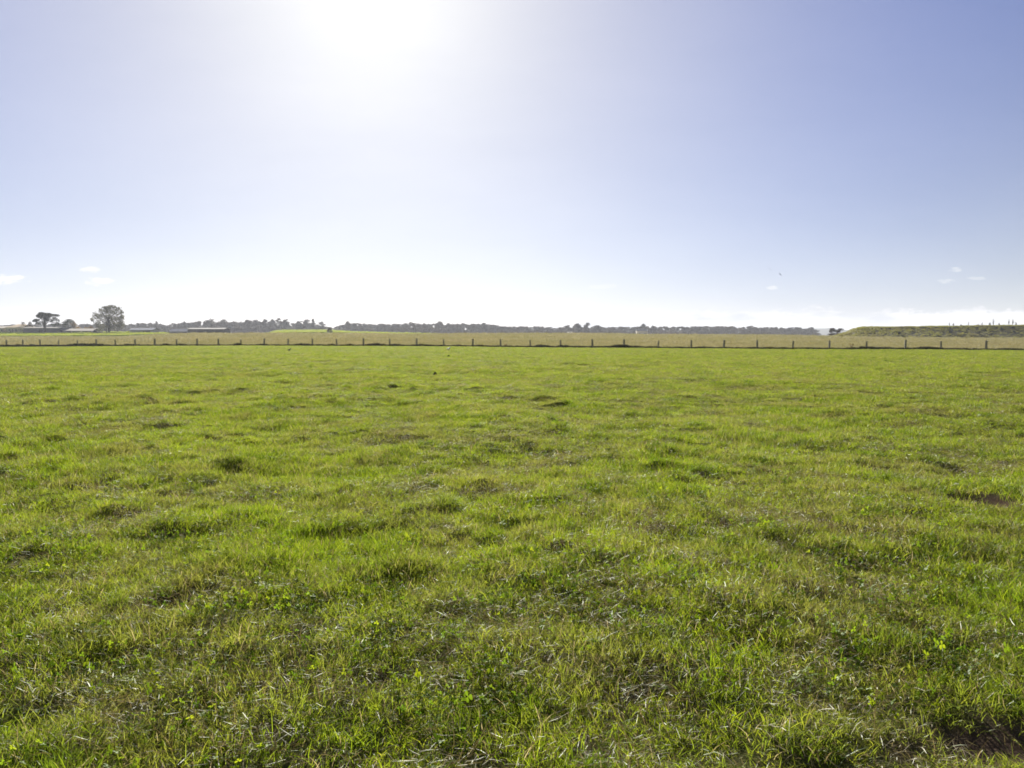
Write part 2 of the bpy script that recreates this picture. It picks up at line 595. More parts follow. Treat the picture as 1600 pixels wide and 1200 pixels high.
def scatter(name, x, y, sxy, sz, protos, tilt=.12, zoff=0.0, pick=None):
    n = len(x)
    z = height(x, y) + zoff
    me = bpy.data.meshes.new(name)
    me.vertices.add(n)
    me.vertices.foreach_set('co', np.stack([x, y, z], 1).astype(np.float32).ravel())
    rot = np.stack([rng.normal(0, tilt, n), rng.normal(0, tilt, n), rng.uniform(0, 6.283, n)], 1).astype(np.float32)
    scl = np.stack([sxy, sxy, sz], 1).astype(np.float32)
    a = me.attributes.new('rot', 'FLOAT_VECTOR', 'POINT'); a.data.foreach_set('vector', rot.ravel())
    a = me.attributes.new('scl', 'FLOAT_VECTOR', 'POINT'); a.data.foreach_set('vector', scl.ravel())
    a = me.attributes.new('idx', 'INT', 'POINT')
    a.data.foreach_set('value', (rng.integers(0, len(protos), n) if pick is None else pick).astype(np.int32))
    ob = bpy.data.objects.new(name, me)
    COL.objects.link(ob)
    ng = bpy.data.node_groups.new(name + '_scatter', 'GeometryNodeTree')
    ng.interface.new_socket('Geometry', in_out='INPUT', socket_type='NodeSocketGeometry')
    ng.interface.new_socket('Geometry', in_out='OUTPUT', socket_type='NodeSocketGeometry')
    gi, go = ng.nodes.new('NodeGroupInput'), ng.nodes.new('NodeGroupOutput')
    mp = ng.nodes.new('GeometryNodeMeshToPoints')
    ip = ng.nodes.new('GeometryNodeInstanceOnPoints')
    jn_ = ng.nodes.new('GeometryNodeJoinGeometry')
    for p in protos:
        oi = ng.nodes.new('GeometryNodeObjectInfo')
        oi.inputs['Object'].default_value = p
        gt = ng.nodes.new('GeometryNodeGeometryToInstance')
        ng.links.new(oi.outputs['Geometry'], gt.inputs[0])
        ng.links.new(gt.outputs[0], jn_.inputs[0])

    def named(nm, typ):
        k = ng.nodes.new('GeometryNodeInputNamedAttribute')
        k.data_type = typ
        k.inputs['Name'].default_value = nm
        return k.outputs['Attribute']
    L = ng.links.new
    L(gi.outputs[0], mp.inputs['Mesh'])
    L(mp.outputs[0], ip.inputs['Points'])
    L(jn_.outputs[0], ip.inputs['Instance'])
    ip.inputs['Pick Instance'].default_value = True
    L(named('idx', 'INT'), ip.inputs['Instance Index'])
    er = ng.nodes.new('FunctionNodeEulerToRotation')
    L(named('rot', 'FLOAT_VECTOR'), er.inputs[0])
    L(er.outputs[0], ip.inputs['Rotation'])
    L(named('scl', 'FLOAT_VECTOR'), ip.inputs['Scale'])
    L(ip.outputs[0], go.inputs[0])
    md = ob.modifiers.new('scatter', 'NODES')
    md.node_group = ng
    return ob


def polar_points(r0, r1, dens, half_deg, jitter_seed=None):
    """Random points with density dens(r) per square metre in the wedge in front of the camera."""
    rs = np.geomspace(r0, r1, 400)
    mid = (rs[1:] + rs[:-1]) / 2
    ha = np.radians(np.vectorize(half_deg)(mid))
    cnt = GRASS * dens(mid) * 2 * ha * mid * np.diff(rs)
    c = np.concatenate([[0], np.cumsum(cnt)])
    n = int(c[-1])
    u = rng.uniform(0, c[-1], n)
    r = np.interp(u, c, rs)
    h = np.radians(np.interp(r, [0, 3, 12, 40, 5000], [75, 58, 46, 40, 39]))
    a = rng.uniform(-1, 1, n) * h
    return r * np.sin(a), r * np.cos(a), r


HALF = lambda r: float(np.interp(r, [0, 3, 12, 40, 5000], [75, 58, 46, 40, 39]))


def fence_y(x, y):
    return 1 / np.maximum(FENCE_A + FENCE_B * np.clip(x / np.maximum(y, 1), -1.3, 1.3), .003)


# green pasture ------------------------------------------------------
turf = [proto(blades(MB(), 76, .10, .02, .075, .0032, 1.15), 'turf_tuft', M_grass) for _ in range(5)]
turf += [proto(blades(MB(), 52, .11, .035, .10, .0034, .85), 'turf_tuft', M_grass) for _ in range(3)]
lush = [proto(blades(blades(MB(), 56, .08, .05, .115, .0042, .7), 30, .11, .03, .09, .004, 1.1), 'lush_tuft', M_lush) for _ in range(5)]
straw = [proto(straw_mat_mesh(56, .16, .0021), 'straw', M_straw) for _ in range(5)]
stem = [proto(blades(MB(), 7, .06, .12, .26, .0026, .8), 'stem', M_straw) for _ in range(4)]
clov = [proto(clover_mesh(13, .10, .010), 'clover', M_clover) for _ in range(4)] + [proto(rosette_mesh(6, .05, .012), 'rosette', M_clover)]


def fields(x, y):
    dry = fbm(x, y, 1.5, 61, 4)
    big = fbm(x, y, 6.5, 71, 3)
    lus = fbm(x, y, .8, 81, 3)
    return dry, big, lus


def lod(r):
    return np.clip((np.maximum(r, 6) / 6.0) ** .42, 1, 3.2)


x, y, r = polar_points(1.0, 152, lambda r: 290 * (6 / np.maximum(r, 6)) ** 1.02, HALF)
dry, big, lus = fields(x, y)
pit = pit_mask(x, y)
keep = (y < fence_y(x, y) - .3 + .55 * (vnoise(x, y * 0, 1.3, 44) - .4)) & (rng.uniform(0, 1, len(x)) > pit * 1.5 - .15)
near = 1 - sstep(15, 50, r)
keep &= rng.uniform(0, 1, len(x)) > .8 * (1 - sstep(.2, .33, vnoise(x, y, .16, 55))) * (1 - sstep(8, 20, r))
keep &= rng.uniform(0, 1, len(x)) > (sstep(.5, .68, dry) * .36 * near + sstep(.5, .75, dry) * .25 * (1 - near))
x, y, r, dry, big, lus = (k[keep] for k in (x, y, r, dry, big, lus))
k = lod(r)
hs = .86 * (.65 + .7 * sstep(.3, .7, lus) + .3 * sstep(.35, .65, big)) * rng.uniform(.75, 1.2, len(x))
o = scatter('grass', x, y, k * rng.uniform(.85, 1.15, len(x)), hs * k ** .25, turf)
tag(o, 'short bright green pasture grass covering the whole near paddock', 'grass', kind='stuff')
print('grass', len(x))

x, y, r = polar_points(1.0, 120, lambda r: 62 * (6 / np.maximum(r, 6)) ** 1.15, HALF)
dry, big, lus = fields(x, y)
mo = mounds(x, y)
keep = (y < fence_y(x, y) - .5) & ((lus > .50) | (mo > .025)) & (dry < .60) & (pit_mask(x, y) < .35)
x, y, r, lus = (k[keep] for k in (x, y, r, lus))
k = lod(r)
o = scatter('lush_grass', x, y, k * rng.uniform(.8, 1.2, len(x)), rng.uniform(.6, 1.05, len(x)) * (1 + .5 * sstep(.55, .75, lus)) * k ** .2, lush)
tag(o, 'taller lush grass clumps standing up out of the short pasture', 'grass', kind='stuff')
print('lush', len(x))

x, y, r = polar_points(1.0, 110, lambda r: 75 * (6 / np.maximum(r, 6)) ** 1.3 * np.exp(-r / 42), HALF)
dry, big, lus = fields(x, y)
p = .27 + .45 * sstep(.45, .66, dry)
keep = (y < fence_y(x, y) - .5) & (rng.uniform(0, 1, len(x)) < p) & (pit_mask(x, y) < .6)
x, y, r = x[keep], y[keep], r[keep]
k = lod(r)
o = scatter('dry_straw', x, y, k * rng.uniform(.8, 1.3, len(x)), k ** .4 * rng.uniform(.7, 1.5, len(x)), straw, .1, .01)
tag(o, 'pale dead grass litter lying flat between the green blades', 'dry grass', kind='stuff')
print('straw', len(x))

x, y, r = polar_points(1.0, 45, lambda r: 7 * (6 / np.maximum(r, 6)) ** 1.2, HALF)
keep = pit_mask(x, y) < .9
x, y, r = x[keep], y[keep], r[keep]
k = lod(r)
o = scatter('dry_stems', x, y, k, rng.uniform(.6, 1.1, len(x)), stem, .35)
tag(o, 'thin bleached grass stems leaning at odd angles in the pasture', 'dry grass', kind='stuff')

x, y, r = polar_points(1.0, 26, lambda r: 24 * (5 / np.maximum(r, 5)) ** 1.3 * np.exp(-np.maximum(r - 5, 0) / 7), HALF)
cl = fbm(x, y, 1.1, 93, 3)
keep = (cl > .47) & (pit_mask(x, y) < .4)
x, y, r = x[keep], y[keep], r[keep]
o = scatter('clover', x, y, rng.uniform(.8, 1.4, len(x)) * lod(r) ** .6, rng.uniform(.9, 1.5, len(x)), clov, .15, .012)
tag(o, 'yellow green clover and flat weed leaves dotted through the grass', 'clover', kind='stuff')
print('clover', len(x))

# tan field beyond the fence -----------------------------------------
tanp = [proto(blades(MB(), 90, .75, .15, .42, .035, .6), 'tan_tuft', M_tan) for _ in range(6)]
x, y, r = polar_points(88, 430, lambda r: 1.7 * (110 / np.maximum(r, 110)) ** 1.1, HALF)
ed = 300 + 40 * (vnoise(x, y * 0, 60, 41) - .5)
keep = (y > fence_y(x, y) + .9) & (y < ed + rng.normal(0, 4, len(x)))
x, y, r = x[keep], y[keep], r[keep]
k = np.clip(r / 120, 1, 2.2)
o = scatter('dry_field_grass', x, y, k * rng.uniform(.8, 1.2, len(x)), rng.uniform(.5, 1.15, len(x)) * (.7 + .5 * vnoise(x, y, 14, 5)), tanp)
tag(o, 'long tan dry grass filling the field beyond the wire fence', 'dry grass', kind='stuff')
print('tan', len(x))

# green pasture beyond the dry field
farp = [proto(blades(MB(), 60, 1.3, .12, .34, .09, .7), 'pasture_tuft', M_grass) for _ in range(4)]
x, y, r = polar_points(260, 830, lambda r: .16 * (300 / np.maximum(r, 300)) ** 1.0, HALF)
ed = 300 + 40 * (vnoise(x, y * 0, 60, 41) - .5)
keep = (y > ed + rng.normal(0, 4, len(x))) & ((vnoise(x, y, 70, 15) > .35) | (y > 480)) & (np.interp(800 + F_PX * x / y, [-500, 225, 265, 415, 437, 520, 560, 650, 690, 2500], [1, 1, 0, 0, 1, 1, .5, .35, 0, 0]) > rng.uniform(0, 1, len(x)))
x, y, r = x[keep], y[keep], r[keep]
o = scatter('far_pasture_grass', x, y, r / 300, rng.uniform(.7, 1.2, len(x)), farp)
tag(o, 'strips of green pasture on the far rise before the treeline', 'grass', kind='stuff')
print('far pasture', len(x))

# rank growth along the fence, its shade put into the dark blade colour
ft = np.linspace(-.80, .80, 5200) + rng.normal(0, .002, 5200)
fy = 1 / (FENCE_A + FENCE_B * ft) + rng.normal(0, .25, 5200)
fx = ft * fy
wp = [proto(blades(MB(), 60, .20, .10, .34, .02, .5), 'weed_tuft', M_weed) for _ in range(5)]
ws = .75 + .55 * sstep(.4, .85, vnoise(fx, fy * 0, 1.6, 8)) * vnoise(fx, fy * 0, 6.5, 12) * 2 + .4 * vnoise(fx, fy, .5, 9)
o = scatter('weeds', fx, fy, rng.uniform(.8, 1.3, 5200), ws * rng.uniform(.8, 1.25, 5200), wp)
tag(o, 'rank weeds, shade put into their dark colour, in a low strip along the foot of the wire fence', 'weeds', kind='stuff')

# ------------------------------------------------------------------ fence
post_px = [11, 36.8, 63.3, 92.5, 121.8, 151, 181, 212.3, 242.6, 276.5, 308.8, 342, 377, 412.9, 450.5, 488.7, 526.9, 568.4, 609.2, 651,
           693.6, 738.7, 782.4, 828.8, 875.8, 925.5, 975, 1027.9, 1079.7, 1130.5, 1182.8, 1238.4, 1295.5, 1353.5, 1414, 1470, 1540]
post_px = [-42, -14] + post_px + [1603, 1670, 1738]
fence = empty('wire_fence', (0, 1 / FENCE_A, 0))
tag(fence, 'long post and wire fence between the green paddock and tan field', 'fence')


def post_mesh(h, w):
    mb = MB()
    pts = [(0, 0, -.35), (0, 0, .02), (.004, 0, h * .5), (0, .003, h - .03), (0, 0, h)]
    mb.tube(pts, [w * 1.02, w, w * .97, w * .95, w * .72], 9)
    return mb.mesh('fence_post', M_post, False)


post_meshes = [post_mesh(1.22, .125), post_mesh(1.15, .11), post_mesh(1.27, .14)]
strainer = post_mesh(1.34, .17)
tops = []
for i, px in enumerate(post_px):
    u = (px - 800) / F_PX
    Y = 1 / (FENCE_A + FENCE_B * u)
    X = u * Y
    z = float(height(np.array([X]), np.array([Y]))[0])
    big_one = i == 10
    p = bpy.data.objects.new('post', strainer if big_one else post_meshes[int(rng.integers(0, 3))])
    COL.objects.link(p)
    p.parent = fence
    p.location = (X, Y - 1 / FENCE_A, z)
    p.rotation_euler = (rng.normal(0, .03), rng.normal(0, .05), rng.uniform(0, 6.28))
    if big_one:
        p['label'] = 'thicker dark strainer post'
    tops.append((X, Y - 1 / FENCE_A, z))
for hgt in (.25, .45, .66, .88, 1.08):
    mb = MB()
    mb.tube([(a + .0, b - .1, c + hgt) for a, b, c in tops], [.006] * len(tops), 4)
    mb.build('wire', M_wire, fence)

# ------------------------------------------------------------------ trees
def branchy(mb, base, h, r, nl, spread, mi=0, top=.75, seed=0):
    g = np.random.default_rng(seed)
    base = np.asarray(base, float)
    wob = g.normal(0, .02 * h, (3, 2))
    pts = [base + (0, 0, -.3), base + (0, 0, .02 * h), base + (*wob[0], h * .3), base + (*wob[1], h * .55), base + (*wob[2], h * top)]
    mb.tube(pts, [r * 1.35, r * 1.1, r * .8, r * .55, r * .2], 7, mi)
    ends = []
    for k in range(nl):
        t = g.uniform(.22, .62)
        a = g.uniform(0, 6.283)
        p0 = base + (wob[1][0] * t, wob[1][1] * t, h * t)
        e = base + (spread * math.cos(a) * g.uniform(.5, 1), spread * math.sin(a) * g.uniform(.5, 1), h * min(.96, t + g.uniform(.15, .42)))
        m = (p0 + e) / 2 + (0, 0, -.02 * h)
        mb.tube([p0, m, e], [r * .42, r * .28, r * .07], 5, mi)
        ends.append(e)
    return ends


def crown_points(blobs, n):
    """Points spread through ellipsoid clumps (cx,cy,cz,rx,ry,rz,weight), thick towards each clump's skin."""
    w = np.array([b[6] for b in blobs], float)
    pick = rng.choice(len(blobs), n, p=w / w.sum())
    B = np.array([b[:6] for b in blobs])[pick]
    d = rng.normal(size=(n, 3))
    d /= np.linalg.norm(d, axis=1)[:, None]
    d *= (rng.uniform(0, 1, n) ** .45)[:, None]
    return B[:, :3] + d * B[:, 3:6]


def make_tree(name, label, cat, trunk_mb, crown_mb, loc, leaf=M_tree, group=None):
    t = empty(name, loc)
    tag(t, label, cat, group)
    trunk_mb.build('trunk', M_bark, t, True)
    crown_mb.build('crown', leaf, t)
    return t


def px_blobs(x0, ybase, Y, lst, depth=.9):
    """Clumps given as photo-pixel ellipses become round clumps at the tree's own distance; each also gets twins in depth."""
    s = Y / F_PX
    out = []
    for cx, cy, rx, ry, w in lst:
        X, Z = (cx - x0) * s, (ybase - cy) * s
        ry_d = rx * s * depth
        out.append((X, 0, Z, rx * s, ry_d, ry * s, w))
    return out


YB = 480.0
# big round tree
SB = YB / F_PX
gz = lambda px, Y, lift=0: Vector(((px - 800) / F_PX * Y, Y, float(height(np.array([(px - 800) / F_PX * Y]), np.array([Y]))[0]) + lift))
tb = MB()
loc = gz(172, YB)
branchy(tb, (0, 0, 0), 16.5, .62, 13, 8.2, seed=3)
branchy(tb, (-2.0, 1.0, 0), 12, .35, 7, 5.0, seed=5)
cb = MB()
bl = px_blobs(172, 520, YB, [(160, 486, 5, 4, 1.0), (168, 481.5, 7, 3.2, 1.5), (177, 480.0, 7, 3.4, 1.6), (186, 483.0, 5.5, 3.6, 1.2),
                             (192.5, 489, 3.8, 5, .9), (151, 493, 5.5, 6, 1.5), (157, 497, 5, 6, 1.2), (147, 500, 4, 4, .6), (153, 506, 6, 5.5, 1.4),
                             (172, 495, 6, 4, 1.0), (182, 497, 7, 4.5, 1.3), (190, 499, 6, 5, 1.3), (174, 508, 7.5, 10, 3.2),
                             (184, 508, 8.5, 11, 3.6), (191, 507, 5.2, 8, 1.9), (166, 510, 5, 8, 1.1), (157, 511, 5.5, 7, 1.3), (178, 489, 5, 3, .8), (168, 488, 5, 3.5, .9), (187, 491, 5, 3.5, .8), (180, 486.5, 8, 3, .9), (172, 485, 6, 3, .7), (160, 492, 4, 4, .6), (192, 495, 4, 4, .8), (163, 500, 5, 5, .7)], .9)
bl2 = []
for b in bl:                       # the same clumps carried round the trunk so the crown is as deep as it is wide
    ang = rng.uniform(-.9, .9)
    bl2.append((b[0] * math.cos(ang) * 1.0, b[0] * math.sin(ang), b[2], b[3], b[4], b[5], b[6] * .35))
    bl2.append(b)
for k in range(8):
    a = k * .785
    bl2.append((1.5 * math.cos(a), 6.0 * math.sin(a), rng.uniform(4, 12), 2.2, 2.2, 1.8, .35))
cb.leaves(crown_points(bl2, 6600), .40)
make_tree('round_tree', 'big round topped tree with gaps of sky in its crown, taller than everything around it', 'tree', tb, cb, loc, M_tree_olive)

# umbrella shaped tree
tb, cb = MB(), MB()
loc = gz(72, YB - 6)
tb.tube([(0, 0, -.3), (0, 0, .4), (.1, 0, 2.6), (-.3, 0, 4.6), (-.2, .2, 7), (.3, 0, 10.2)], [1.1, .85, .72, .8, .5, .15], 8)
for e, r_ in (((-3.8, .8, 7.4), .26), ((-2.6, -1.5, 10.2), .24), ((3.2, .6, 9.8), .28), ((4.6, -.8, 7.2), .22), ((1.2, 2.6, 10.6), .2), ((.5, -2.5, 9.8), .22), ((5.4, 1.0, 9.6), .16)):
    tb.tube([(-.2, 0, 4.2), (e[0] * .45 - .1, e[1] * .5, 4.2 + (e[2] - 4.2) * .6), e], [r_ * 1.2, r_ * .8, r_ * .2], 6)
bl = px_blobs(72, 520, YB - 6, [(68, 490, 5.5, 2.0, 1.1), (77, 491, 6, 1.8, 1.2), (86, 492.5, 6, 1.9, 1.2), (92, 493.5, 4, 2, .7), (64, 494, 5, 3.5, 1.2),
                                (70, 495, 8, 5.5, 2.6), (74, 500, 5, 4, 1.0), (60, 500, 5, 1.6, .9), (57, 502, 4.5, 2.2, .7), (88, 498, 4, 3, .5), (92, 501, 4, 3, .6),
                                (66, 505, 4, 3.5, .4), (90, 506, 5, 3.5, .4), (83, 502, 5, 3.5, .8), (94, 507, 3.5, 4, .7), (77, 496, 6, 3.5, 1.0), (62, 505, 4.5, 3, .6), (86, 508, 5, 4, .6)], 1.0)
for k in range(7):
    a = k * .9
    bl.append((.5 + 2.5 * math.cos(a), 3.4 * math.sin(a), 10.4 + rng.normal(0, .5), 2.1, 2.1, .75, .6))
cb.leaves(crown_points(bl, 4600), .40, flat=.4)
make_tree('umbrella_tree', 'dark flat topped tree with a bare trunk in front of the slate blue barn', 'tree', tb, cb, loc)

# smaller leafy tree and autumn shrubs near the buildings
def small_tree(px, ytop, wpx, Y, name, label, cat='tree', leaf=M_tree, n=500, bare=.15, size=.34, base_y=None, group=None, seed=1):
    loc = gz(px, Y)
    base_y = HOR - (loc.z - CAM_H) * F_PX / Y
    s = Y / F_PX
    H, Wd = (base_y - ytop) * s, wpx * s
    tb, cb = MB(), MB()
    branchy(tb, (0, 0, 0), H * .9, max(.05, H * .026), 7, Wd * .36, seed=seed)
    bl = []
    g = np.random.default_rng(seed + 50)
    nb = 9
    for k in range(nb):
        a = g.uniform(0, 6.28)
        t = g.uniform(bare + .1, .88)
        rr = Wd * .5 * (1 - abs(t - .5) * .75) * g.uniform(.2, .68)
        bl.append((rr * math.cos(a), rr * math.sin(a), H * t, Wd * .26, Wd * .26, H * .16, 1))
    bl.append((0, 0, H * .87, Wd * .22, Wd * .22, H * .13, 1))
    cb.leaves(crown_points(bl, int(n * 2.2)), size)
    return make_tree(name, label, cat, tb, cb, loc, leaf, group)


small_tree(108, 498, 22, YB + 12, 'leafy_tree', 'medium green tree close behind the flat topped dark tree', seed=11)
small_tree(117, 501, 12, YB + 16, 'leafy_tree', 'small brownish tree at the end of the slate blue barn', leaf=M_tree_warm, n=260, seed=12)
small_tree(39, 503, 13, YB + 14, 'bare_tree', 'thin greyish tree beside the tan roofed house', leaf=M_tree_grey, n=200, seed=13)
small_tree(49, 502, 12, YB + 20, 'bare_tree', 'wispy pale tree rising behind the slate blue barn roof', leaf=M_tree_grey, n=200, seed=14)
for k, (px, yt, w, lab) in enumerate([(124, 510, 13, 'rusty orange shrub behind the long pale shed roof'),
                                      (135, 511, 12, 'low tawny shrub halfway between shed end and the round tree'),
                                      (143, 509.5, 10, 'orange brown bush touching the round tree crown')]):
    small_tree(px, yt, w, YB + 22, 'autumn_shrub', lab, 'shrub', M_tree_warm, 220, .02, .32, seed=20 + k)
small_tree(152, 515, 14, YB - 8, 'dark_bush', 'dark low bush under the round tree', 'bush', M_tree, 260, .02, .3, seed=31)

# ------------------------------------------------------------------ farm buildings
def wallm(name, c, d=.8):
    return rough_mat(name, tuple(v * d for v in c), c, 1.2, .8, .2)


M_slate = corrugated_mat('slate_blue_cladding', (.085, .095, .14), (.13, .14, .19))
M_pale_roof = corrugated_mat('pale_roof', (.20, .19, .17), (.28, .265, .24))
M_tanroof = corrugated_mat('tan_roof', (.50, .38, .24), (.60, .48, .32))
M_cream_roof = corrugated_mat('cream_roof', (.38, .34, .28), (.50, .45, .38))
M_cream = wallm('cream_wall', (.72, .64, .51))
M_blueroof = corrugated_mat('pale_blue_roof', (.13, .145, .185), (.18, .20, .25))
M_greywall = wallm('grey_wall', (.30, .31, .34))
M_dark = wallm('dark_door_and_shade', (.02, .02, .022))  # doors, and solid panels with the shade of open bays as their colour
M_glass = rough_mat('window_glass', (.03, .035, .045), (.05, .055, .07), 1, .15, .6)


def building(name, label, px0, px1, ytop, yeave, Y, depth, wall, roof, hip=False, openings=(), cat='building', door='door'):
    s = Y / F_PX
    L = (px1 - px0) * s
    loc = gz((px0 + px1) / 2, Y)
    base_y = HOR - (loc.z - CAM_H) * F_PX / Y
    eh = (base_y - yeave) * s
    rh = max(.25, (yeave - ytop) * s)
    b = empty(name, loc)
    tag(b, label, cat)
    mb = MB()
    mb.box((-L / 2, 0, -.6), (L / 2, depth, eh))
    if not hip:
        mb.add([(-L / 2, 0, eh), (-L / 2, depth, eh), (-L / 2, depth / 2, eh + rh * .97)], [(0, 2, 1)])
        mb.add([(L / 2, 0, eh), (L / 2, depth, eh), (L / 2, depth / 2, eh + rh * .97)], [(0, 1, 2)])
    mb.build('wall', wall, b)
    o = .35
    rf = MB()
    i = L * .28 if hip else -o
    zr = eh + rh
    e0 = eh + .02
    v = [(-L / 2 - o, -o, e0), (L / 2 + o, -o, e0), (L / 2 + o, depth + o, e0), (-L / 2 - o, depth + o, e0),
         (-L / 2 + i, depth / 2, zr), (L / 2 - i, depth / 2, zr)]
    v += [(a, c, d + .16) for a, c, d in v]
    f = [(6, 7, 11, 10), (8, 9, 10, 11), (0, 4, 5, 1), (2, 5, 4, 3), (0, 1, 7, 6), (2, 3, 9, 8)]
    if hip:
        f += [(7, 8, 11), (9, 6, 10), (1, 5, 2), (3, 4, 0), (1, 2, 8, 7), (3, 0, 6, 9)]
    else:
        f += [(1, 5, 11, 7), (5, 2, 8, 11), (3, 4, 10, 9), (4, 0, 6, 10)]
    rf.add(v, f)
    r = rf.build('roof', roof, b)
    for kind, a, c, z0, z1 in openings:
        om = MB()
        xa, xb = -L / 2 + L * a, -L / 2 + L * c
        if kind == 'window':
            om.box((xa, -.05, z0), (xb, -.004, z1))
            w = om.build('window', M_glass, b)
            fm = MB()
            for q0, q1 in (((xa - .08, -.075, z0 - .08), (xb + .08, -.006, z0)), ((xa - .08, -.075, z1), (xb + .08, -.006, z1 + .08)),
                           ((xa - .08, -.075, z0), (xa, -.006, z1)), ((xb, -.075, z0), (xb + .08, -.006, z1))):
                fm.box(q0, q1)
            fm.build('frame', M_cream, w)
        else:
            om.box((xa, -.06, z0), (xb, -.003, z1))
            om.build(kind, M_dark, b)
    return b


building('house', 'tan hip roofed house with cream walls beside the slate blue barn', 11, 33, 506.5, 512.0, YB + 8, 18, M_cream, M_tanroof, True,
         [('window', .2, .32, 1.0, 2.1), ('window', .62, .78, 1.0, 2.1), ('door', .45, .53, .05, 2.1)])
building('house', 'low pale house cut by the frame edge, beside the tan roofed house', -16, 8, 510, 513, YB + 10, 14, M_cream, M_cream_roof, False,
         [('window', .6, .7, .9, 2.0), ('window', .82, .92, .9, 2.0)])
building('barn', 'long slate blue barn with a thin pale roof edge behind the flat topped tree', 38, 96, 511.3, 513, YB, 9, M_slate, M_pale_roof, False,
         [('door', .42, .52, .05, 2.2)])
building('shed', 'long low shed with cream roof and dark panels painted as shaded openings beside the round tree', 97, 147, 513.6, 517.2, YB + 2, 12, M_cream, M_cream_roof, False,
         [('opening', .03, .3, .05, .75), ('opening', .35, .6, .05, .75), ('opening', .66, .95, .05, .75)])
building('shed', 'whitish grey shed just past the round tree', 203, 239, 512.8, 516, YB + 4, 10, M_greywall, M_blueroof, False,
         [('opening', .6, .92, .05, 1.1)])
building('shed', 'pale blue roofed shed next to the long dark shed', 266, 294, 514, 518.4, YB + 4, 9, M_greywall, M_blueroof, False,
         [('opening', .7, .95, .05, .5)])
building('shed', 'long dark shed with painted bay shade and a thin pale roof', 294.5, 351, 512.6, 514.6, YB, 10, wallm('shed_timber', (.07, .065, .075)), M_pale_roof, False,
         [('opening', .02, .24, .1, 1.9), ('opening', .27, .49, .1, 1.9), ('opening', .52, .73, .1, 1.9), ('opening', .76, .97, .1, 1.9)])
building('shed', 'tiny white shed standing alone at the far edge of the tan field', 887, 894, 518.6, 519.6, 640, 5, wallm('white_wall', (.75, .75, .73)), M_pale_roof, False,
         [('door', .4, .65, .05, 1.6)])
building('house', 'pale farmhouse low among the far trees under a tall dark clump', 995, 1012, 514.5, 517.5, 820, 8, M_cream, M_pale_roof, False,
         [('window', .2, .3, .9, 2.0), ('window', .65, .75, .9, 2.0)])
# clipped hedge in front of the houses
mb = MB()
hl = gz(12, YB - 2)
pts = np.stack([rng.uniform(-17, 10.5, 900), rng.uniform(-.8, .8, 900), rng.uniform(0, 1.9, 900)], 1)
mb.leaves(pts, .28)
hedge = mb.build('hedge', M_tree, None, False, hl)
tag(hedge, 'dark clipped hedge along the front of the tan roofed house', 'hedge')

# ------------------------------------------------------------------ far trees
def far_arrays(kind, seed):
    """Unit-height tree (height 1, half width as natural); returns trunk and crown builders."""
    g = np.random.default_rng(seed)
    tb, cb = MB(), MB()
    if kind == 'round':
        branchy(tb, (0, 0, 0), .9, .028, 6, .32, seed=seed)
        bl = [(0, 0, .8, .2, .2, .16, 1)]
        for k in range(13):
            a, t = g.uniform(0, 6.28), g.uniform(.16, .82)
            rr = .36 * g.uniform(.4, 1) * (1.1 - abs(t - .45))
            bl.append((rr * math.cos(a), rr * math.sin(a), t, .2, .2, .14, 1))
        cb.leaves(crown_points(bl, 1100), .055)
    elif kind == 'open':
        branchy(tb, (0, 0, 0), .95, .024, 8, .26, seed=seed)
        bl = []
        for k in range(7):
            a = g.uniform(0, 6.28)
            rr = .26 * g.uniform(.3, 1)
            bl.append((rr * math.cos(a), rr * math.sin(a), g.uniform(.62, .93), .13, .13, .07, 1))
        cb.leaves(crown_points(bl, 420), .045)
    elif kind == 'pine':
        branchy(tb, (0, 0, 0), .97, .025, 6, .18, top=.95, seed=seed)
        bl = []
        for k in range(9):
            t = .25 + .08 * k
            rr = .22 * (1.08 - t)
            a = g.uniform(0, 6.28)
            bl.append((rr * .6 * math.cos(a), rr * .6 * math.sin(a), t, rr + .06, rr + .06, .09, 1))
        cb.leaves(crown_points(bl, 700), .05)
    else:   # spreading hedgerow bush
        branchy(tb, (0, 0, 0), .8, .03, 6, .5, seed=seed)
        bl = []
        for k in range(13):
            a, t = g.uniform(0, 6.28), g.uniform(.02, .8)
            rr = .6 * g.uniform(.2, 1)
            bl.append((rr * math.cos(a), rr * math.sin(a), t, .3, .3, .17, 1))
        cb.leaves(crown_points(bl, 800), .075)
    return tb, cb


ARR = {kd: [far_arrays(kd, 100 + 7 * i + len(kd)) for i in range(3)] for kd in ('round', 'open', 'pine', 'bush')}
M_far = leafy_mat('far_leaf_hazed', (.05, .046, .05), (.078, .072, .077), (.11, .10, .10), transl=.12, gloss=.03,
                  patch_scale=.02, patch=.85, patch_col=(.115, .085, .065))  # twig tone made paler and purple-grey, distance haze put into the colour
CAT = {'round': 'tree', 'open': 'tree', 'pine': 'tree', 'bush': 'bush'}
NM = {'round': 'broad_tree', 'open': 'open_tree', 'pine': 'pine_tree', 'bush': 'field_bush'}
PROTO = {}


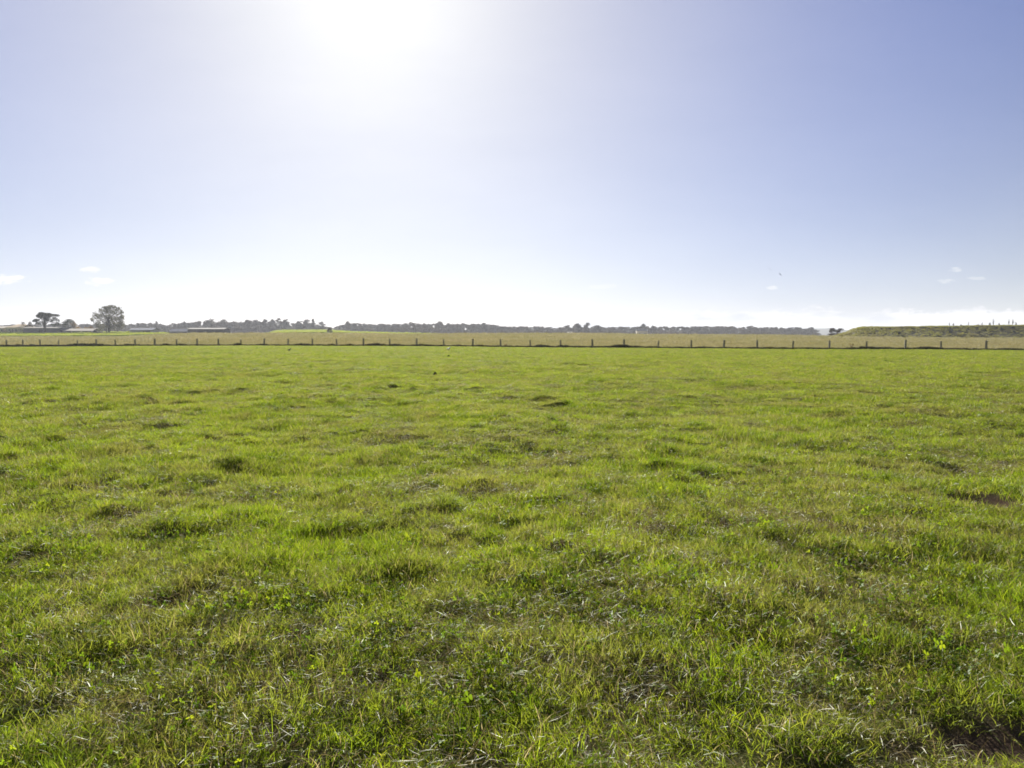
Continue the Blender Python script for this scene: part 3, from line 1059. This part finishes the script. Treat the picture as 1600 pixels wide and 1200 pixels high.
def far_tree(kind, px, ytop, wpx, Y, label, group=None):
    loc = gz(px, Y)
    base_y = HOR - (loc.z - CAM_H) * F_PX / Y
    H = max(2.0, (base_y - ytop + 1.4) * Y / F_PX)
    nat = {'round': 1.0, 'open': .72, 'pine': .55, 'bush': 1.7}[kind]
    W = wpx * Y / F_PX / nat
    v = int(rng.integers(0, 3))
    if (kind, v) not in PROTO:
        tb, cb = ARR[kind][v]
        t = make_tree(NM[kind], label, CAT[kind], tb, cb, loc, M_far, group)
        PROTO[(kind, v)] = t
    else:
        t = copy_tree(PROTO[(kind, v)])
        t['label'], t['category'] = label, CAT[kind]
        if 'group' in t:
            del t['group']
        if group:
            t['group'] = group
    t.location = loc
    t.rotation_euler = (0, 0, float(rng.uniform(0, 6.28)))
    t.scale = (W, W, H)
    return t


G = 'distinct trees rising out of the far treeline'
for kd, px, yt, w, Y, lab in [
    ('round', 332, 497.3, 24, 880, 'broad dark tree highest above the roof of the long dark shed'),
    ('round', 313, 501.5, 18, 885, 'rounded tree just before the highest broad tree above the dark shed'),
    ('round', 350, 499.0, 18, 890, 'rounded tree at the shoulder of the highest broad tree'),
    ('pine', 290, 503.0, 9, 900, 'narrow pointed tree above the pale blue roofed shed'),
    ('pine', 246, 502.5, 8, 905, 'narrow spiky tree between the grey shed and blue roofed shed'),
    ('round', 368, 501.3, 20, 880, 'broad tree just past the end of the long dark shed roof'),
    ('round', 390, 499.8, 22, 870, 'wide dark crowned tree before the row of see through trees'),
    ('round', 402, 499.5, 16, 880, 'dense dark tree joining the row of see through trees'),
    ('open', 416, 498.5, 13, 860, 'first see through tall tree in the row above the bright green strip'),
    ('open', 426, 498.8, 13, 865, 'second see through tall tree in the row above the bright green strip'),
    ('open', 437, 498.3, 13, 860, 'third see through tall tree in the row above the bright green strip'),
    ('open', 448, 499.0, 13, 865, 'last see through tall tree in the row above the bright green strip'),
    ('open', 470, 501.5, 14, 860, 'loose topped tree standing just before the pale gap in the treeline'),
    ('round', 481, 499.5, 17, 855, 'full tree at the end of the wood, over the bright green strip'),
    ('pine', 490, 499.0, 8, 855, 'thin spire like tree at the very end of the wood'),
    ('round', 504, 502.3, 14, 850, 'lone rounded tree standing apart in the treeline gap'),
    ('bush', 516, 511.5, 13, 440, 'dark hedge bush standing in front of the treeline gap'),
    ('round', 545, 502.3, 11, 870, 'small round tree poking out of the low wood past the gap'),
    ('round', 642, 502.8, 20, 880, 'flat wide crown swelling from the low wood before mid field'),
    ('round', 686, 502.2, 15, 880, 'dark rounded tree rising from the wood near the field centre'),
    ('round', 758, 504.5, 15, 880, 'dark round tree where the wood begins to drop lower'),
    ('round', 888, 507.5, 16, 800, 'dark tree close beside the tiny white shed'),
    ('round', 902, 504.8, 20, 800, 'broad dark tree behind the tiny white shed'),
    ('round', 917, 504.2, 12, 805, 'round headed tree at the top of the clump by the tiny white shed'),
    ('round', 932, 508.5, 20, 805, 'sloping dark tree ending the clump by the tiny white shed'),
    ('round', 1004, 506.3, 17, 850, 'tall dark tree clump above the pale farmhouse'),
    ('round', 1019, 509.0, 10, 850, 'brownish tree beside the pale farmhouse'),
    ('round', 1298, 512.8, 15, 335, 'dark blue green tree at the low end of the grassy bank'),
    ('round', 1311, 513.4, 15, 338, 'second dark tree by the low end of the grassy bank'),
]:
    far_tree(kd, px, yt, w, Y, lab, None)

# the rest of the wood reads as one mass
sil_x = [-200, 0, 120, 200, 210, 240, 262, 280, 312, 340, 360, 400, 450, 462, 490, 497, 515, 530, 545, 560, 600, 640, 690, 720, 757, 780, 800, 850, 875, 890, 940, 960, 1000, 1040,
         1100, 1150, 1200, 1262, 1275]
sil_y = [508, 508, 506, 506, 505.5, 504.5, 507.5, 504.5, 503, 502, 502.5, 501.5, 503, 506, 504, 508, 512, 510.5, 505, 506, 506, 505.5, 505, 506, 506, 508.5, 510, 510.5, 512, 510, 510, 511, 510.5, 510,
         510, 509.8, 511, 512, 515]
wt, wc = MB(), MB()


def add_mass(px, ytop, wpx, Y, kind, trunk=True):
    loc = gz(px, Y)
    base_y = HOR - (loc.z - CAM_H) * F_PX / Y
    H = max(1.5, (base_y - ytop) * Y / F_PX)
    W = wpx * Y / F_PX / {'round': 1.0, 'open': .72, 'pine': .55, 'bush': 1.7}[kind]
    tb, cb = ARR[kind][int(rng.integers(0, 3))]
    a = rng.uniform(0, 6.28)
    c, s = math.cos(a), math.sin(a)
    for src, dst in ((tb, wt), (cb, wc)):
        v = np.vstack(src.v)
        v2 = np.stack([(v[:, 0] * c - v[:, 1] * s) * W, (v[:, 0] * s + v[:, 1] * c) * W, v[:, 2] * H], 1) + np.array(loc)
        dst.add(v2, src.f, 0, np.concatenate(src.hue))


px = -160.0
while px < 1275:
    yt = float(np.interp(px, sil_x, sil_y)) - 1.7
    add_mass(px + rng.normal(0, 2), yt + abs(rng.normal(.6, 1.3)), rng.uniform(10, 20), rng.uniform(890, 960), 'round' if rng.uniform() < .85 else 'open')
    px += rng.uniform(2.6, 5.0)
px = -160.0
while px < 1280:      # undergrowth along its foot
    yt = float(np.interp(px, sil_x, sil_y))
    by = float(np.interp(px, W_X, R_850))
    add_mass(px, yt + (by - yt) * rng.uniform(.25, .55), rng.uniform(14, 22), rng.uniform(840, 880), 'bush')
    px += rng.uniform(3, 6)
# low hedgerow on the rise, centre of the picture
for px in np.arange(620, 1000, 7.0):
    if rng.uniform() < .75:
        add_mass(px + rng.normal(0, 2), rng.uniform(517.5, 519.5), rng.uniform(8, 14), rng.uniform(640, 700), 'bush')
w = wc.build('woodland', M_far)
tag(w, 'hazy continuous belt of far trees along the horizon', 'wood', kind='stuff')
w2 = wt.build('woodland_trunks', M_bark)
tag(w2, 'stems inside the hazy belt of far trees', 'wood', kind='stuff')

# distant blue hill beyond the end of the trees
mb = MB()
hx = np.linspace(-200, 1900, 140)
ht = np.interp(hx, [-200, 700, 1150, 1245, 1270, 1300, 1330, 1420, 1900], [3, 5, 9, 22, 24, 20, 15, 12, 10])
prof = [(-160, 0), (-60, .75), (0, 1), (120, .8), (260, 0)]
V, Fc = [], []
for i, hxx in enumerate(hx):
    Xc = (hxx - 800) / F_PX * 2500
    for dy, k in prof:
        V.append((Xc, 2500 + dy, 4.0 + (ht[i] + 1.6 * math.sin(i * .9) + 1.2 * math.sin(i * 2.3)) * k * (1 if k else 0) - (0 if k else 3)))
n5 = len(prof)
for i in range(len(hx) - 1):
    for j in range(n5 - 1):
        Fc.append((i * n5 + j, (i + 1) * n5 + j, (i + 1) * n5 + j + 1, i * n5 + j + 1))
mb.add(V, Fc)
hill = mb.build('hills', rough_mat('wooded_hill', (.03, .04, .03), (.05, .06, .045), .02), None, True)
tag(hill, 'low blue hill beyond the end of the treeline', 'hill', kind='structure')

# ------------------------------------------------------------------ grassy bank
BY = 290.0
sb = BY / F_PX
bx = np.linspace(1285, 2000, 240)
top_px = np.interp(bx, [1285, 1310, 1322, 1334, 1344, 1352, 1420, 1600, 2000], [527.5, 525.5, 522, 517.5, 513, 511.4, 510.6, 508.6, 506])
cross = [(-3.2, 0), (-2.2, .22), (-.9, .62), (0, .93), (.8, 1), (3.2, 1.0), (4.5, .7), (8, 0)]
V, Fc = [], []
for i, p in enumerate(bx):
    X = (p - 800) * sb
    g0 = float(height(np.array([X]), np.array([BY - 16]))[0])
    tz = CAM_H + (HOR - top_px[i]) * sb
    for dy, k in cross:
        n_ = (fbm(np.array([X]), np.array([dy * 2.0]), 3.0, 77, 3)[0] - .5) * .55 * (1 if 0 < k else 0)
        V.append((X, BY + dy * (5.5 if dy < 0 else 2.0) + n_, (g0 - .8) * (1 - k) + tz * k + n_ * .7))
nc = len(cross)
for i in range(len(bx) - 1):
    for j in range(nc - 1):
        Fc.append((i * nc + j, (i + 1) * nc + j, (i + 1) * nc + j + 1, i * nc + j + 1))
mb = MB().add(V, Fc)
mbk = rough_mat('bank_earth', (.09, .085, .03), (.15, .135, .055), .35, .95, .1)
bank = mb.build('bank', mbk, None, True)
tag(bank, 'raised grassy earth bank beyond the tan field', 'bank', kind='structure')
bv = np.array(V).reshape(len(bx), nc, 3)
# grass on the bank: tufts merged into one sheet of stuff
n = 9000
fi, fj = rng.uniform(0, len(bx) - 1.001, n), rng.uniform(0.2, 5.4, n)
i0, j0 = fi.astype(int), fj.astype(int)
ti, tj = (fi - i0)[:, None], (fj - j0)[:, None]
P = (bv[i0, j0] * (1 - ti) + bv[i0 + 1, j0] * ti) * (1 - tj) + (bv[i0, j0 + 1] * (1 - ti) + bv[i0 + 1, j0 + 1] * ti) * tj
mb = MB()
for k in range(10):
    t_ = blades(MB(), 26, .5, .15, .5, .07, .7)
    v = np.vstack(t_.v)
    f = np.array(t_.f)
    hue = np.concatenate(t_.hue)
    sel = P[k::10]
    sc = (rng.uniform(.4, 1.0, len(sel)) + .35 * sstep(.5, .8, vnoise(sel[:, 0], sel[:, 1], 2.5, 66)))[:, None, None]
    vv = (v[None] * sc + sel[:, None]).reshape(-1, 3)
    ff = (f[None] + (np.arange(len(sel)) * len(v))[:, None, None]).reshape(-1, 4)
    mb.add(vv, ff, 0, np.tile(hue, len(sel)))
bg = mb.build('bank_grass', M_bank)
tag(bg, 'rough olive grass covering the raised bank', 'grass', kind='stuff')


def bank_point(px, k):
    i = int(np.clip(np.interp(px, bx, np.arange(len(bx))), 0, len(bx) - 1))
    j = k
    return Vector(bv[i, j])


# tall spindly weeds on the crest and dark shrubs on the face
def tall_weed(px, ytop, wpx, label, seed):
    g = np.random.default_rng(seed)
    p = bank_point(px, 4)
    H = CAM_H + (HOR - ytop) * sb - p.z
    t = empty('tall_weed', p)
    tag(t, label, 'weed')
    mb, lf = MB(), MB()
    for k in range(int(4 + 2 * wpx)):
        a, sp = g.uniform(0, 6.28), g.uniform(.05, .85) * wpx * sb
        hh = H * g.uniform(.55, 1.0) if k else H
        e = np.array((sp * math.cos(a), sp * math.sin(a), hh))
        mb.tube([(0, 0, -.1), e * (.4, .4, .5), e], [.035, .025, .010], 4)
        c = e[None] * g.uniform(.3, 1, (22, 1)) + g.normal(0, .12, (22, 3))
        lf.leaves(c, .08)
    mb.build('stem', M_tree_grey, t)
    lf.build('leaves', M_tree_grey, t)
    return t


for k, (px, yt, w, lab) in enumerate([
    (1556, 497.5, 2.5, 'tallest forked weed on the bank crest, before the twin stalks'),
    (1549, 503.5, 3, 'short bushy weed at the foot of the tallest weed on the crest'),
    (1579, 498.0, 2, 'upright brown stalk on the bank crest, first of the twin stalks'),
    (1587, 497.5, 3, 'feathery grey stalk on the bank crest, second of the twin stalks'),
    (1593, 503.0, 2.5, 'low weed right after the twin stalks on the crest'),
    (1566, 504.0, 1.5, 'small sprig between the tallest weed and the twin stalks'),
    (1537, 503.8, 1.5, 'thin twig on the crest just before the short bushy weed'),
    (1531, 506.0, 1.2, 'tiny sprig beside the thin twig on the crest'),
    (1517, 503.0, .8, 'lone hair thin stalk standing apart on the bank crest'),
    (1494, 504.5, 2, 'scraggly pale weed, first tall one along the bare crest'),
    (1486, 503.5, .8, 'single bare stem next to the scraggly pale weed'),
    (1506, 506.5, 1.2, 'stubby weed between the scraggly pale weed and lone stalk'),
    (1413, 509.5, 1.4, 'little dark tuft alone on the plain part of the crest'),
    (1610, 500.0, 3, 'leafy weed on the crest at the frame edge'),
]):
    tall_weed(px, yt, w, lab, 300 + k)


def bank_shrub(px, py, wpx, hpx, label, seed, leaf=M_tree):
    g = np.random.default_rng(seed)
    col = bank_point(px, 2)
    zt = CAM_H + (HOR - py) * sb
    i = int(np.clip(np.interp(px, bx, np.arange(len(bx))), 0, len(bx) - 1))
    zz = bv[i, :5, 2]
    yy = np.interp(zt - hpx * sb / 2, zz, bv[i, :5, 1])
    p = Vector((bv[i, 0, 0], yy, zt - hpx * sb / 2))
    t = empty('bank_shrub', p)
    tag(t, label, 'shrub')
    W, H = wpx * sb, hpx * sb * 1.15
    tb, cb = MB(), MB()
    branchy(tb, (0, 0, 0), H, .05, 5, W * .4, seed=seed)
    bl = [(g.uniform(-.3, .3) * W, g.uniform(-.3, .3) * W, H * g.uniform(.3, .8), W * .3, W * .3, H * .28, 1) for _ in range(6)]
    cb.leaves(crown_points(bl, 170), .17)
    tb.build('trunk', M_bark, t)
    cb.build('crown', leaf, t)


for k, (px, py, w, h, lab) in enumerate([
    (1475, 515, 7, 5.5, 'darkest shrub on the bank face, upper of a touching pair'),
    (1470, 519, 6, 4.5, 'dark shrub just below the darkest one on the bank face'),
    (1556, 514.5, 5, 4.5, 'dark shrub high on the bank face under the tallest weed'),
    (1569, 518, 4, 3.5, 'small shrub below the small sprig on the bank crest'),
    (1578, 512, 7, 4, 'brown shrub near the crest under the twin stalks'),
    (1509, 520, 6, 4, 'greyish shrub low on the middle of the bank face'),
    (1524, 523, 8, 5, 'wide brown shrub at the foot of the bank'),
    (1388, 521, 6, 4, 'dull shrub on the plain stretch of bank face'),
]):
    bank_shrub(px, py, w, h, lab, 400 + k, M_tree if k in (0, 1, 2, 3) else M_weed)

# small saplings at the fence
for px, h, lab in ((1330, .95, 'little dry sapling growing at the fence foot before the bank'), (790, .55, 'short dry weed at the fence foot near the picture middle')):
    u = (px - 800) / F_PX
    Y = 1 / (FENCE_A + FENCE_B * u) + .5
    p = Vector((u * Y, Y, float(height(np.array([u * Y]), np.array([Y]))[0])))
    t = empty('dry_sapling', p)
    tag(t, lab, 'sapling')
    mb, lf = MB(), MB()
    for k in range(5):
        a = k * 1.3
        e = np.array((.22 * math.cos(a), .22 * math.sin(a), h * rng.uniform(.7, 1)))
        mb.tube([(0, 0, -.05), e * (.4, .4, .6), e], [.02, .014, .006], 4)
        lf.leaves(e[None] * rng.uniform(.5, 1, (14, 1)) + rng.normal(0, .05, (14, 3)), .07)
    mb.build('stem', M_bark, t)
    lf.build('leaves', M_tree_warm, t)

# ------------------------------------------------------------------ birds
M_black = rough_mat('black_feather', (.012, .012, .014), (.03, .03, .035), 20, .5, .4)
M_white = rough_mat('white_feather', (.45, .45, .43), (.55, .55, .53), 20, .7, .2)
M_beak = rough_mat('beak', (.2, .2, .22), (.3, .3, .32), 20, .4, .4)


def loft(mb, rings, n=10, mats=None):
    """Closed body through elliptical rings (x, z, half width, half height)."""
    th = np.linspace(0, 2 * math.pi, n, endpoint=False)
    v = []
    for x, z, w, h in rings:
        v += [(x, w * math.cos(t), z + h * math.sin(t)) for t in th]
    for k in range(len(rings) - 1):
        f = []
        for i in range(n):
            j = (i + 1) % n
            f.append((k * n + i, k * n + j, (k + 1) * n + j, (k + 1) * n + i))
        if k == 0:
            fs = list(f)
            ms = [mats[k] if mats else 0] * n
        else:
            fs += f
            ms += [mats[k] if mats else 0] * n
    fs += [tuple(range(n - 1, -1, -1)), tuple(range((len(rings) - 1) * n, len(rings) * n))]
    ms += [0, 0]
    b = len(mb.f)
    mb.add(v, fs)
    mb.mi[b:] = ms


def ground_bird(px, py, s, rz, label, pale=True):
    X, Y = ground_at(px, py)
    t = empty('bird', (X, Y, float(height(np.array([X]), np.array([Y]))[0]) + .05), rz)
    tag(t, label, 'bird')
    mb = MB()
    W = 1 if pale else 0
    loft(mb, [(-.26 * s, .14 * s, .02 * s, .008 * s), (-.15 * s, .155 * s, .035 * s, .015 * s), (-.08 * s, .17 * s, .06 * s, .05 * s), (0, .18 * s, .08 * s, .075 * s), (.07 * s, .20 * s, .075 * s, .075 * s),
              (.11 * s, .25 * s, .05 * s, .05 * s), (.135 * s, .295 * s, .04 * s, .04 * s), (.165 * s, .30 * s, .034 * s, .032 * s), (.185 * s, .298 * s, .012 * s, .012 * s), (.235 * s, .288 * s, .003 * s, .003 * s)],
         mats=[0, 0, W, 0, 0, W, 0, 0, 2])
    mb.build('body', [M_black, M_white, M_beak], t, True)
    for sgn in (-1, 1):
        wm = MB()
        loft(wm, [(-.17 * s, .15 * s, .004 * s, .008 * s), (-.08 * s, .175 * s, .012 * s, .03 * s), (.02 * s, .195 * s, .014 * s, .045 * s), (.075 * s, .20 * s, .006 * s, .02 * s)], 8, [0, W, 0])
        for v in wm.v:
            v[:, 1] += sgn * .07 * s
        wm.build('wing', [M_black, M_white], t, True)
        lm = MB()
        lm.tube([(.0, sgn * .03 * s, .13 * s), (.005 * s, sgn * .032 * s, .06 * s), (.0, sgn * .032 * s, -.05)], [.012 * s, .007 * s, .006 * s], 5)
        lm.build('leg', M_black, t)
    return t


ground_bird(701, 548.5, 1.3, .5, 'black and white bird standing on the green grass near the fence')
ground_bird(452, 549.0, 1.1, .1, 'dark bird standing on the grass with no white showing, nearer the wood end', False)


def flying_bird(px, py, Y, s, rz, label):
    t = empty('flying_bird', at(px, py, Y), rz)
    t.rotation_euler = (.85, 0, rz)      # banking turn
    tag(t, label, 'bird')
    mb = MB()
    loft(mb, [(-.3 * s, 0, .05 * s, .008 * s), (-.15 * s, 0, .03 * s, .02 * s), (0, 0, .06 * s, .055 * s), (.1 * s, .01 * s, .055 * s, .05 * s), (.17 * s, .02 * s, .035 * s, .035 * s), (.21 * s, .02 * s, .03 * s, .03 * s), (.27 * s, .015 * s, .004 * s, .004 * s)])
    mb.build('body', M_black, t, True)
    for sgn in (-1, 1):
        w = MB()
        pr = [(.03, .09, -.10, .03), (.22, .10, -.09, .10), (.40, .06, -.08, .12), (.56, -.03, -.07, .10)]
        v = []
        for yy, xf, xb, zz in pr:
            v += [(xf * s, sgn * yy * s, zz * s + .008 * s), (xb * s, sgn * yy * s, zz * s + .004 * s), (xb * s, sgn * yy * s, zz * s - .004 * s), (xf * s, sgn * yy * s, zz * s - .008 * s)]
        f = []
        for k in range(3):
            for i in range(4):
                j = (i + 1) % 4
                f.append((4 * k + i, 4 * k + j, 4 * k + 4 + j, 4 * k + 4 + i))
        f += [(3, 2, 1, 0), (12, 13, 14, 15)]
        w.add(v, f)
        w.build('wing', M_black, t)


flying_bird(1203, 421, 150, 1.0, 1.2, 'dark bird in flight, the higher of the two over the treeline')
flying_bird(1219, 429, 158, .85, .7, 'dark bird in flight, the lower and fainter of the two')

# dark clods of turf
for px, py, s, lab in ((680, 587, .085, 'dark clod of turf standing out on the smooth far grass'), (701, 558, .11, 'small dark clod on the grass in front of the black and white bird')):
    X, Y = ground_at(px, py)
    mb = MB()
    th = np.linspace(0, 6.283, 9, endpoint=False)
    v, f = [], []
    for k, (zz, rr) in enumerate(((-.4, 1.1), (.15, 1.15), (.6, .85), (.95, .4))):
        v += [(s * rr * math.cos(t) * rng.uniform(.8, 1.2), s * rr * .8 * math.sin(t) * rng.uniform(.8, 1.2), s * zz * 1.3 + s * rng.normal(0, .08)) for t in th]
    for k in range(3):
        f += [(k * 9 + i, k * 9 + (i + 1) % 9, k * 9 + 9 + (i + 1) % 9, k * 9 + 9 + i) for i in range(9)]
    f.append(tuple(range(27, 36)))
    mb.add(v, f)
    c = mb.build('turf_clod', rough_mat('clod_earth', (.03, .028, .014), (.075, .065, .03), 12, .95, .1, .5), None, True,
                 (X, Y, float(height(np.array([X]), np.array([Y]))[0]) + .04))
    tag(c, lab, 'clod')

# ------------------------------------------------------------------ sun and sky
sun_dir = pix_dir(574, -52).normalized()
EL = math.asin(sun_dir.z)
AZ = math.atan2(sun_dir.x, sun_dir.y)
sl = bpy.data.lights.new('sun', 'SUN')
sl.energy = 4.8
sl.angle = math.radians(.53)
sl.color = (1.0, .955, .88)
so = bpy.data.objects.new('sun', sl)
COL.objects.link(so)
so.rotation_euler = (-sun_dir).to_track_quat('-Z', 'Y').to_euler()

W_ = bpy.data.worlds.new('World')
S.world = W_
W_.use_nodes = True
nt = W_.node_tree
nt.nodes.clear()
sky = N(nt, 'ShaderNodeTexSky', sky_type='NISHITA', sun_disc=False)
sky.sun_elevation = EL
sky.sun_rotation = AZ
sky.air_density = 1.0
sky.dust_density = 0.2
sky.ozone_density = 6.0
tc = N(nt, 'ShaderNodeTexCoord')
nrm = N(nt, 'ShaderNodeVectorMath', operation='NORMALIZE')
nt.links.new(tc.outputs['Generated'], nrm.inputs[0])
sp = N(nt, 'ShaderNodeSeparateXYZ')
nt.links.new(nrm.outputs[0], sp.inputs[0])
dx, dy, dz = sp.outputs
ysafe = mathn(nt, 'MAXIMUM', dy, .05)
U = mathn(nt, 'DIVIDE', dx, ysafe)
Vv = mathn(nt, 'DIVIDE', dz, ysafe)
front = mathn(nt, 'GREATER_THAN', dy, .06)
# bright air round the sun
dot = N(nt, 'ShaderNodeVectorMath', operation='DOT_PRODUCT')
nt.links.new(nrm.outputs[0], dot.inputs[0])
dot.inputs[1].default_value = sun_dir
dp = mathn(nt, 'MAXIMUM', dot.outputs['Value'], 0.0)
EXPO = 1.36
SKY_S = .09
K_ = 1.0 / (SKY_S * 2 ** EXPO)          # displayed level -> sky units
skm = mixc(nt, 1.0, sky.outputs[0], tuple(SKY_S * K_ * c for c in (.334, .286, .327)), 'MULTIPLY')


def glow(fac, col):
    n = N(nt, 'ShaderNodeVectorMath', operation='SCALE')
    n.inputs[0].default_value = tuple(c * K_ for c in col)
    nt.links.new(fac, n.inputs['Scale'])
    return n.outputs[0]


def vadd(a, b):
    n = N(nt, 'ShaderNodeVectorMath', operation='ADD')
    nt.links.new(a, n.inputs[0])
    nt.links.new(b, n.inputs[1])
    return n.outputs[0]


elev = mathn(nt, 'MAXIMUM', dz, 0.0)
skyc = vadd(skm, glow(mathn(nt, 'POWER', dp, 2.0), (0.0, .085, .53)))
skyc = vadd(skyc, glow(mathn(nt, 'POWER', dp, 8.0), (.55, .445, 0.0)))
skyc = vadd(skyc, glow(mathn(nt, 'POWER', dp, 70.0), (.27, .27, .19)))
skyc = vadd(skyc, glow(mathn(nt, 'POWER', 2.718, mathn(nt, 'MULTIPLY', elev, -1 / .22)), (.525, .515, .335)))
# faint uneven high haze
wv = N(nt, 'ShaderNodeCombineXYZ')
nt.links.new(mathn(nt, 'MULTIPLY', U, 2.2), wv.inputs[0])
nt.links.new(mathn(nt, 'MULTIPLY', Vv, 9.0), wv.inputs[1])
wisp = ramp(nt, wnoise(nt, 1.0, 6, .62, wv.outputs[0]), [(.35, (.975, .98, .985)), (.7, (1.035, 1.03, 1.02))])
skyc = mixc(nt, 1.0, skyc, wisp, 'MULTIPLY')
# clouds low on the horizon
cv = N(nt, 'ShaderNodeCombineXYZ')
nt.links.new(mathn(nt, 'MULTIPLY', U, 16.0), cv.inputs[0])
nt.links.new(mathn(nt, 'MULTIPLY', Vv, 60.0), cv.inputs[1])
cn = wnoise(nt, 1.0, 5, .6, cv.outputs[0])
cv2 = N(nt, 'ShaderNodeCombineXYZ')
nt.links.new(mathn(nt, 'MULTIPLY', U, 9.0), cv2.inputs[0])
cv3 = N(nt, 'ShaderNodeCombineXYZ')
nt.links.new(mathn(nt, 'MULTIPLY', U, 70.0), cv3.inputs[0])
nt.links.new(mathn(nt, 'MULTIPLY', Vv, 190.0), cv3.inputs[1])
cn2 = wnoise(nt, 1.0, 5, .6, cv3.outputs[0])
topn = wnoise(nt, 1.6, 4, .6, cv2.outputs[0])
mr = N(nt, 'ShaderNodeMapRange', interpolation_type='SMOOTHSTEP')
nt.links.new(U, mr.inputs['Value'])
mr.inputs['From Min'].default_value = -.1
mr.inputs['From Max'].default_value = .34
mr.inputs['To Min'].default_value = .008
mr.inputs['To Max'].default_value = .035
topv = mathn(nt, 'ADD', mr.outputs[0], mathn(nt, 'MULTIPLY', mathn(nt, 'SUBTRACT', topn, .5), .05))
topv = mathn(nt, 'ADD', topv, mathn(nt, 'MULTIPLY', mathn(nt, 'SUBTRACT', cn2, .5), .026))
bm = N(nt, 'ShaderNodeMapRange', interpolation_type='SMOOTHSTEP')
nt.links.new(mathn(nt, 'SUBTRACT', topv, Vv), bm.inputs['Value'])
bm.inputs['From Min'].default_value = 0.0
bm.inputs['From Max'].default_value = .006
mask = bm.outputs[0]
mask = mathn(nt, 'MULTIPLY', mask, .92)
puff = 0.0
for (cx, cy, w, h, s_) in [(12, 437, 74, 15, 1.0), (160, 440, 42, 13, 1.0), (147, 422, 34, 9, .8), (40, 485, 70, 12, .6), (1205, 450, 18, 6, .6),
                           (1487, 422, 22, 8, .4), (1476, 440, 30, 7, .3), (1520, 436, 28, 6, .3), (940, 448, 60, 8, .3), (170, 477, 60, 8, .6), (450, 463, 60, 10, .3)]:
    u0, v0 = (cx - 800) / F_PX, (HOR - cy) / F_PX
    a_ = mathn(nt, 'DIVIDE', mathn(nt, 'SUBTRACT', U, u0), w / 2 / F_PX)
    b_ = mathn(nt, 'DIVIDE', mathn(nt, 'SUBTRACT', Vv, v0), h / 2 / F_PX)
    d_ = mathn(nt, 'ADD', mathn(nt, 'MULTIPLY', a_, a_), mathn(nt, 'MULTIPLY', b_, b_))
    d_ = mathn(nt, 'ADD', d_, mathn(nt, 'MULTIPLY', mathn(nt, 'SUBTRACT', cn2, .5), 4.5))
    e = N(nt, 'ShaderNodeMapRange', interpolation_type='SMOOTHSTEP')
    nt.links.new(d_, e.inputs['Value'])
    e.inputs['From Min'].default_value = 1.25
    e.inputs['From Max'].default_value = .2
    puff = mathn(nt, 'MAXIMUM', puff, mathn(nt, 'MULTIPLY', e.outputs[0], s_))
mask = mathn(nt, 'MULTIPLY', mask, front)
ccol = mixc(nt, ramp(nt, cn, [(.38, (0, 0, 0)), (.6, (1, 1, 1))]), tuple(K_ * c for c in (.70, .73, .79)), tuple(K_ * c for c in (.95, .95, .96)))
skyc = mixc(nt, mask, skyc, ccol)
skyc = mixc(nt, mathn(nt, 'MULTIPLY', puff, front), skyc, tuple(K_ * c for c in (1.0, 1.0, 1.0)))
bg_ = N(nt, 'ShaderNodeBackground', i_Strength=SKY_S)
nt.links.new(skyc, bg_.inputs['Color'])
wo = N(nt, 'ShaderNodeOutputWorld')
nt.links.new(bg_.outputs[0], wo.inputs[0])

# ------------------------------------------------------------------ haze
HAZE = 0.00016
if HAZE:
    mb = MB().box((-3300, -5200, -5), (3300, 3300, 46))
    hm, hnt = new_mat('haze_air')
    pv = N(hnt, 'ShaderNodeVolumePrincipled')
    pv.inputs['Color'].default_value = (.88, .92, 1.0, 1)
    pv.inputs['Density'].default_value = HAZE
    pv.inputs['Anisotropy'].default_value = .2
    ho = N(hnt, 'ShaderNodeOutputMaterial')
    hnt.links.new(pv.outputs[0], ho.inputs['Volume'])
    hz = mb.build('haze', hm)
    tag(hz, 'thin pale haze in the air over the fields', 'haze', kind='stuff')

# ------------------------------------------------------------------ camera
cam = bpy.data.cameras.new('camera')
cam.sensor_fit = 'HORIZONTAL'
cam.sensor_width = 36
cam.lens = 36 * F_PX / 1600
cam.clip_start = .05
cam.clip_end = 12000
co = bpy.data.objects.new('camera', cam)
COL.objects.link(co)
co.location = (0, 0, CAM_H)
co.rotation_euler = (math.pi / 2 - PITCH, 0, 0)
S.camera = co

S.view_settings.view_transform = 'Standard'
S.view_settings.look = 'None'
S.view_settings.gamma = 1
S.view_settings.exposure = EXPO
S.render.engine = 'CYCLES'
S.cycles.max_bounces = 8
S.cycles.transmission_bounces = 5
S.cycles.diffuse_bounces = 4
S.cycles.volume_bounces = 0
S.cycles.use_denoising = True
S.cycles.filter_width = 1.7
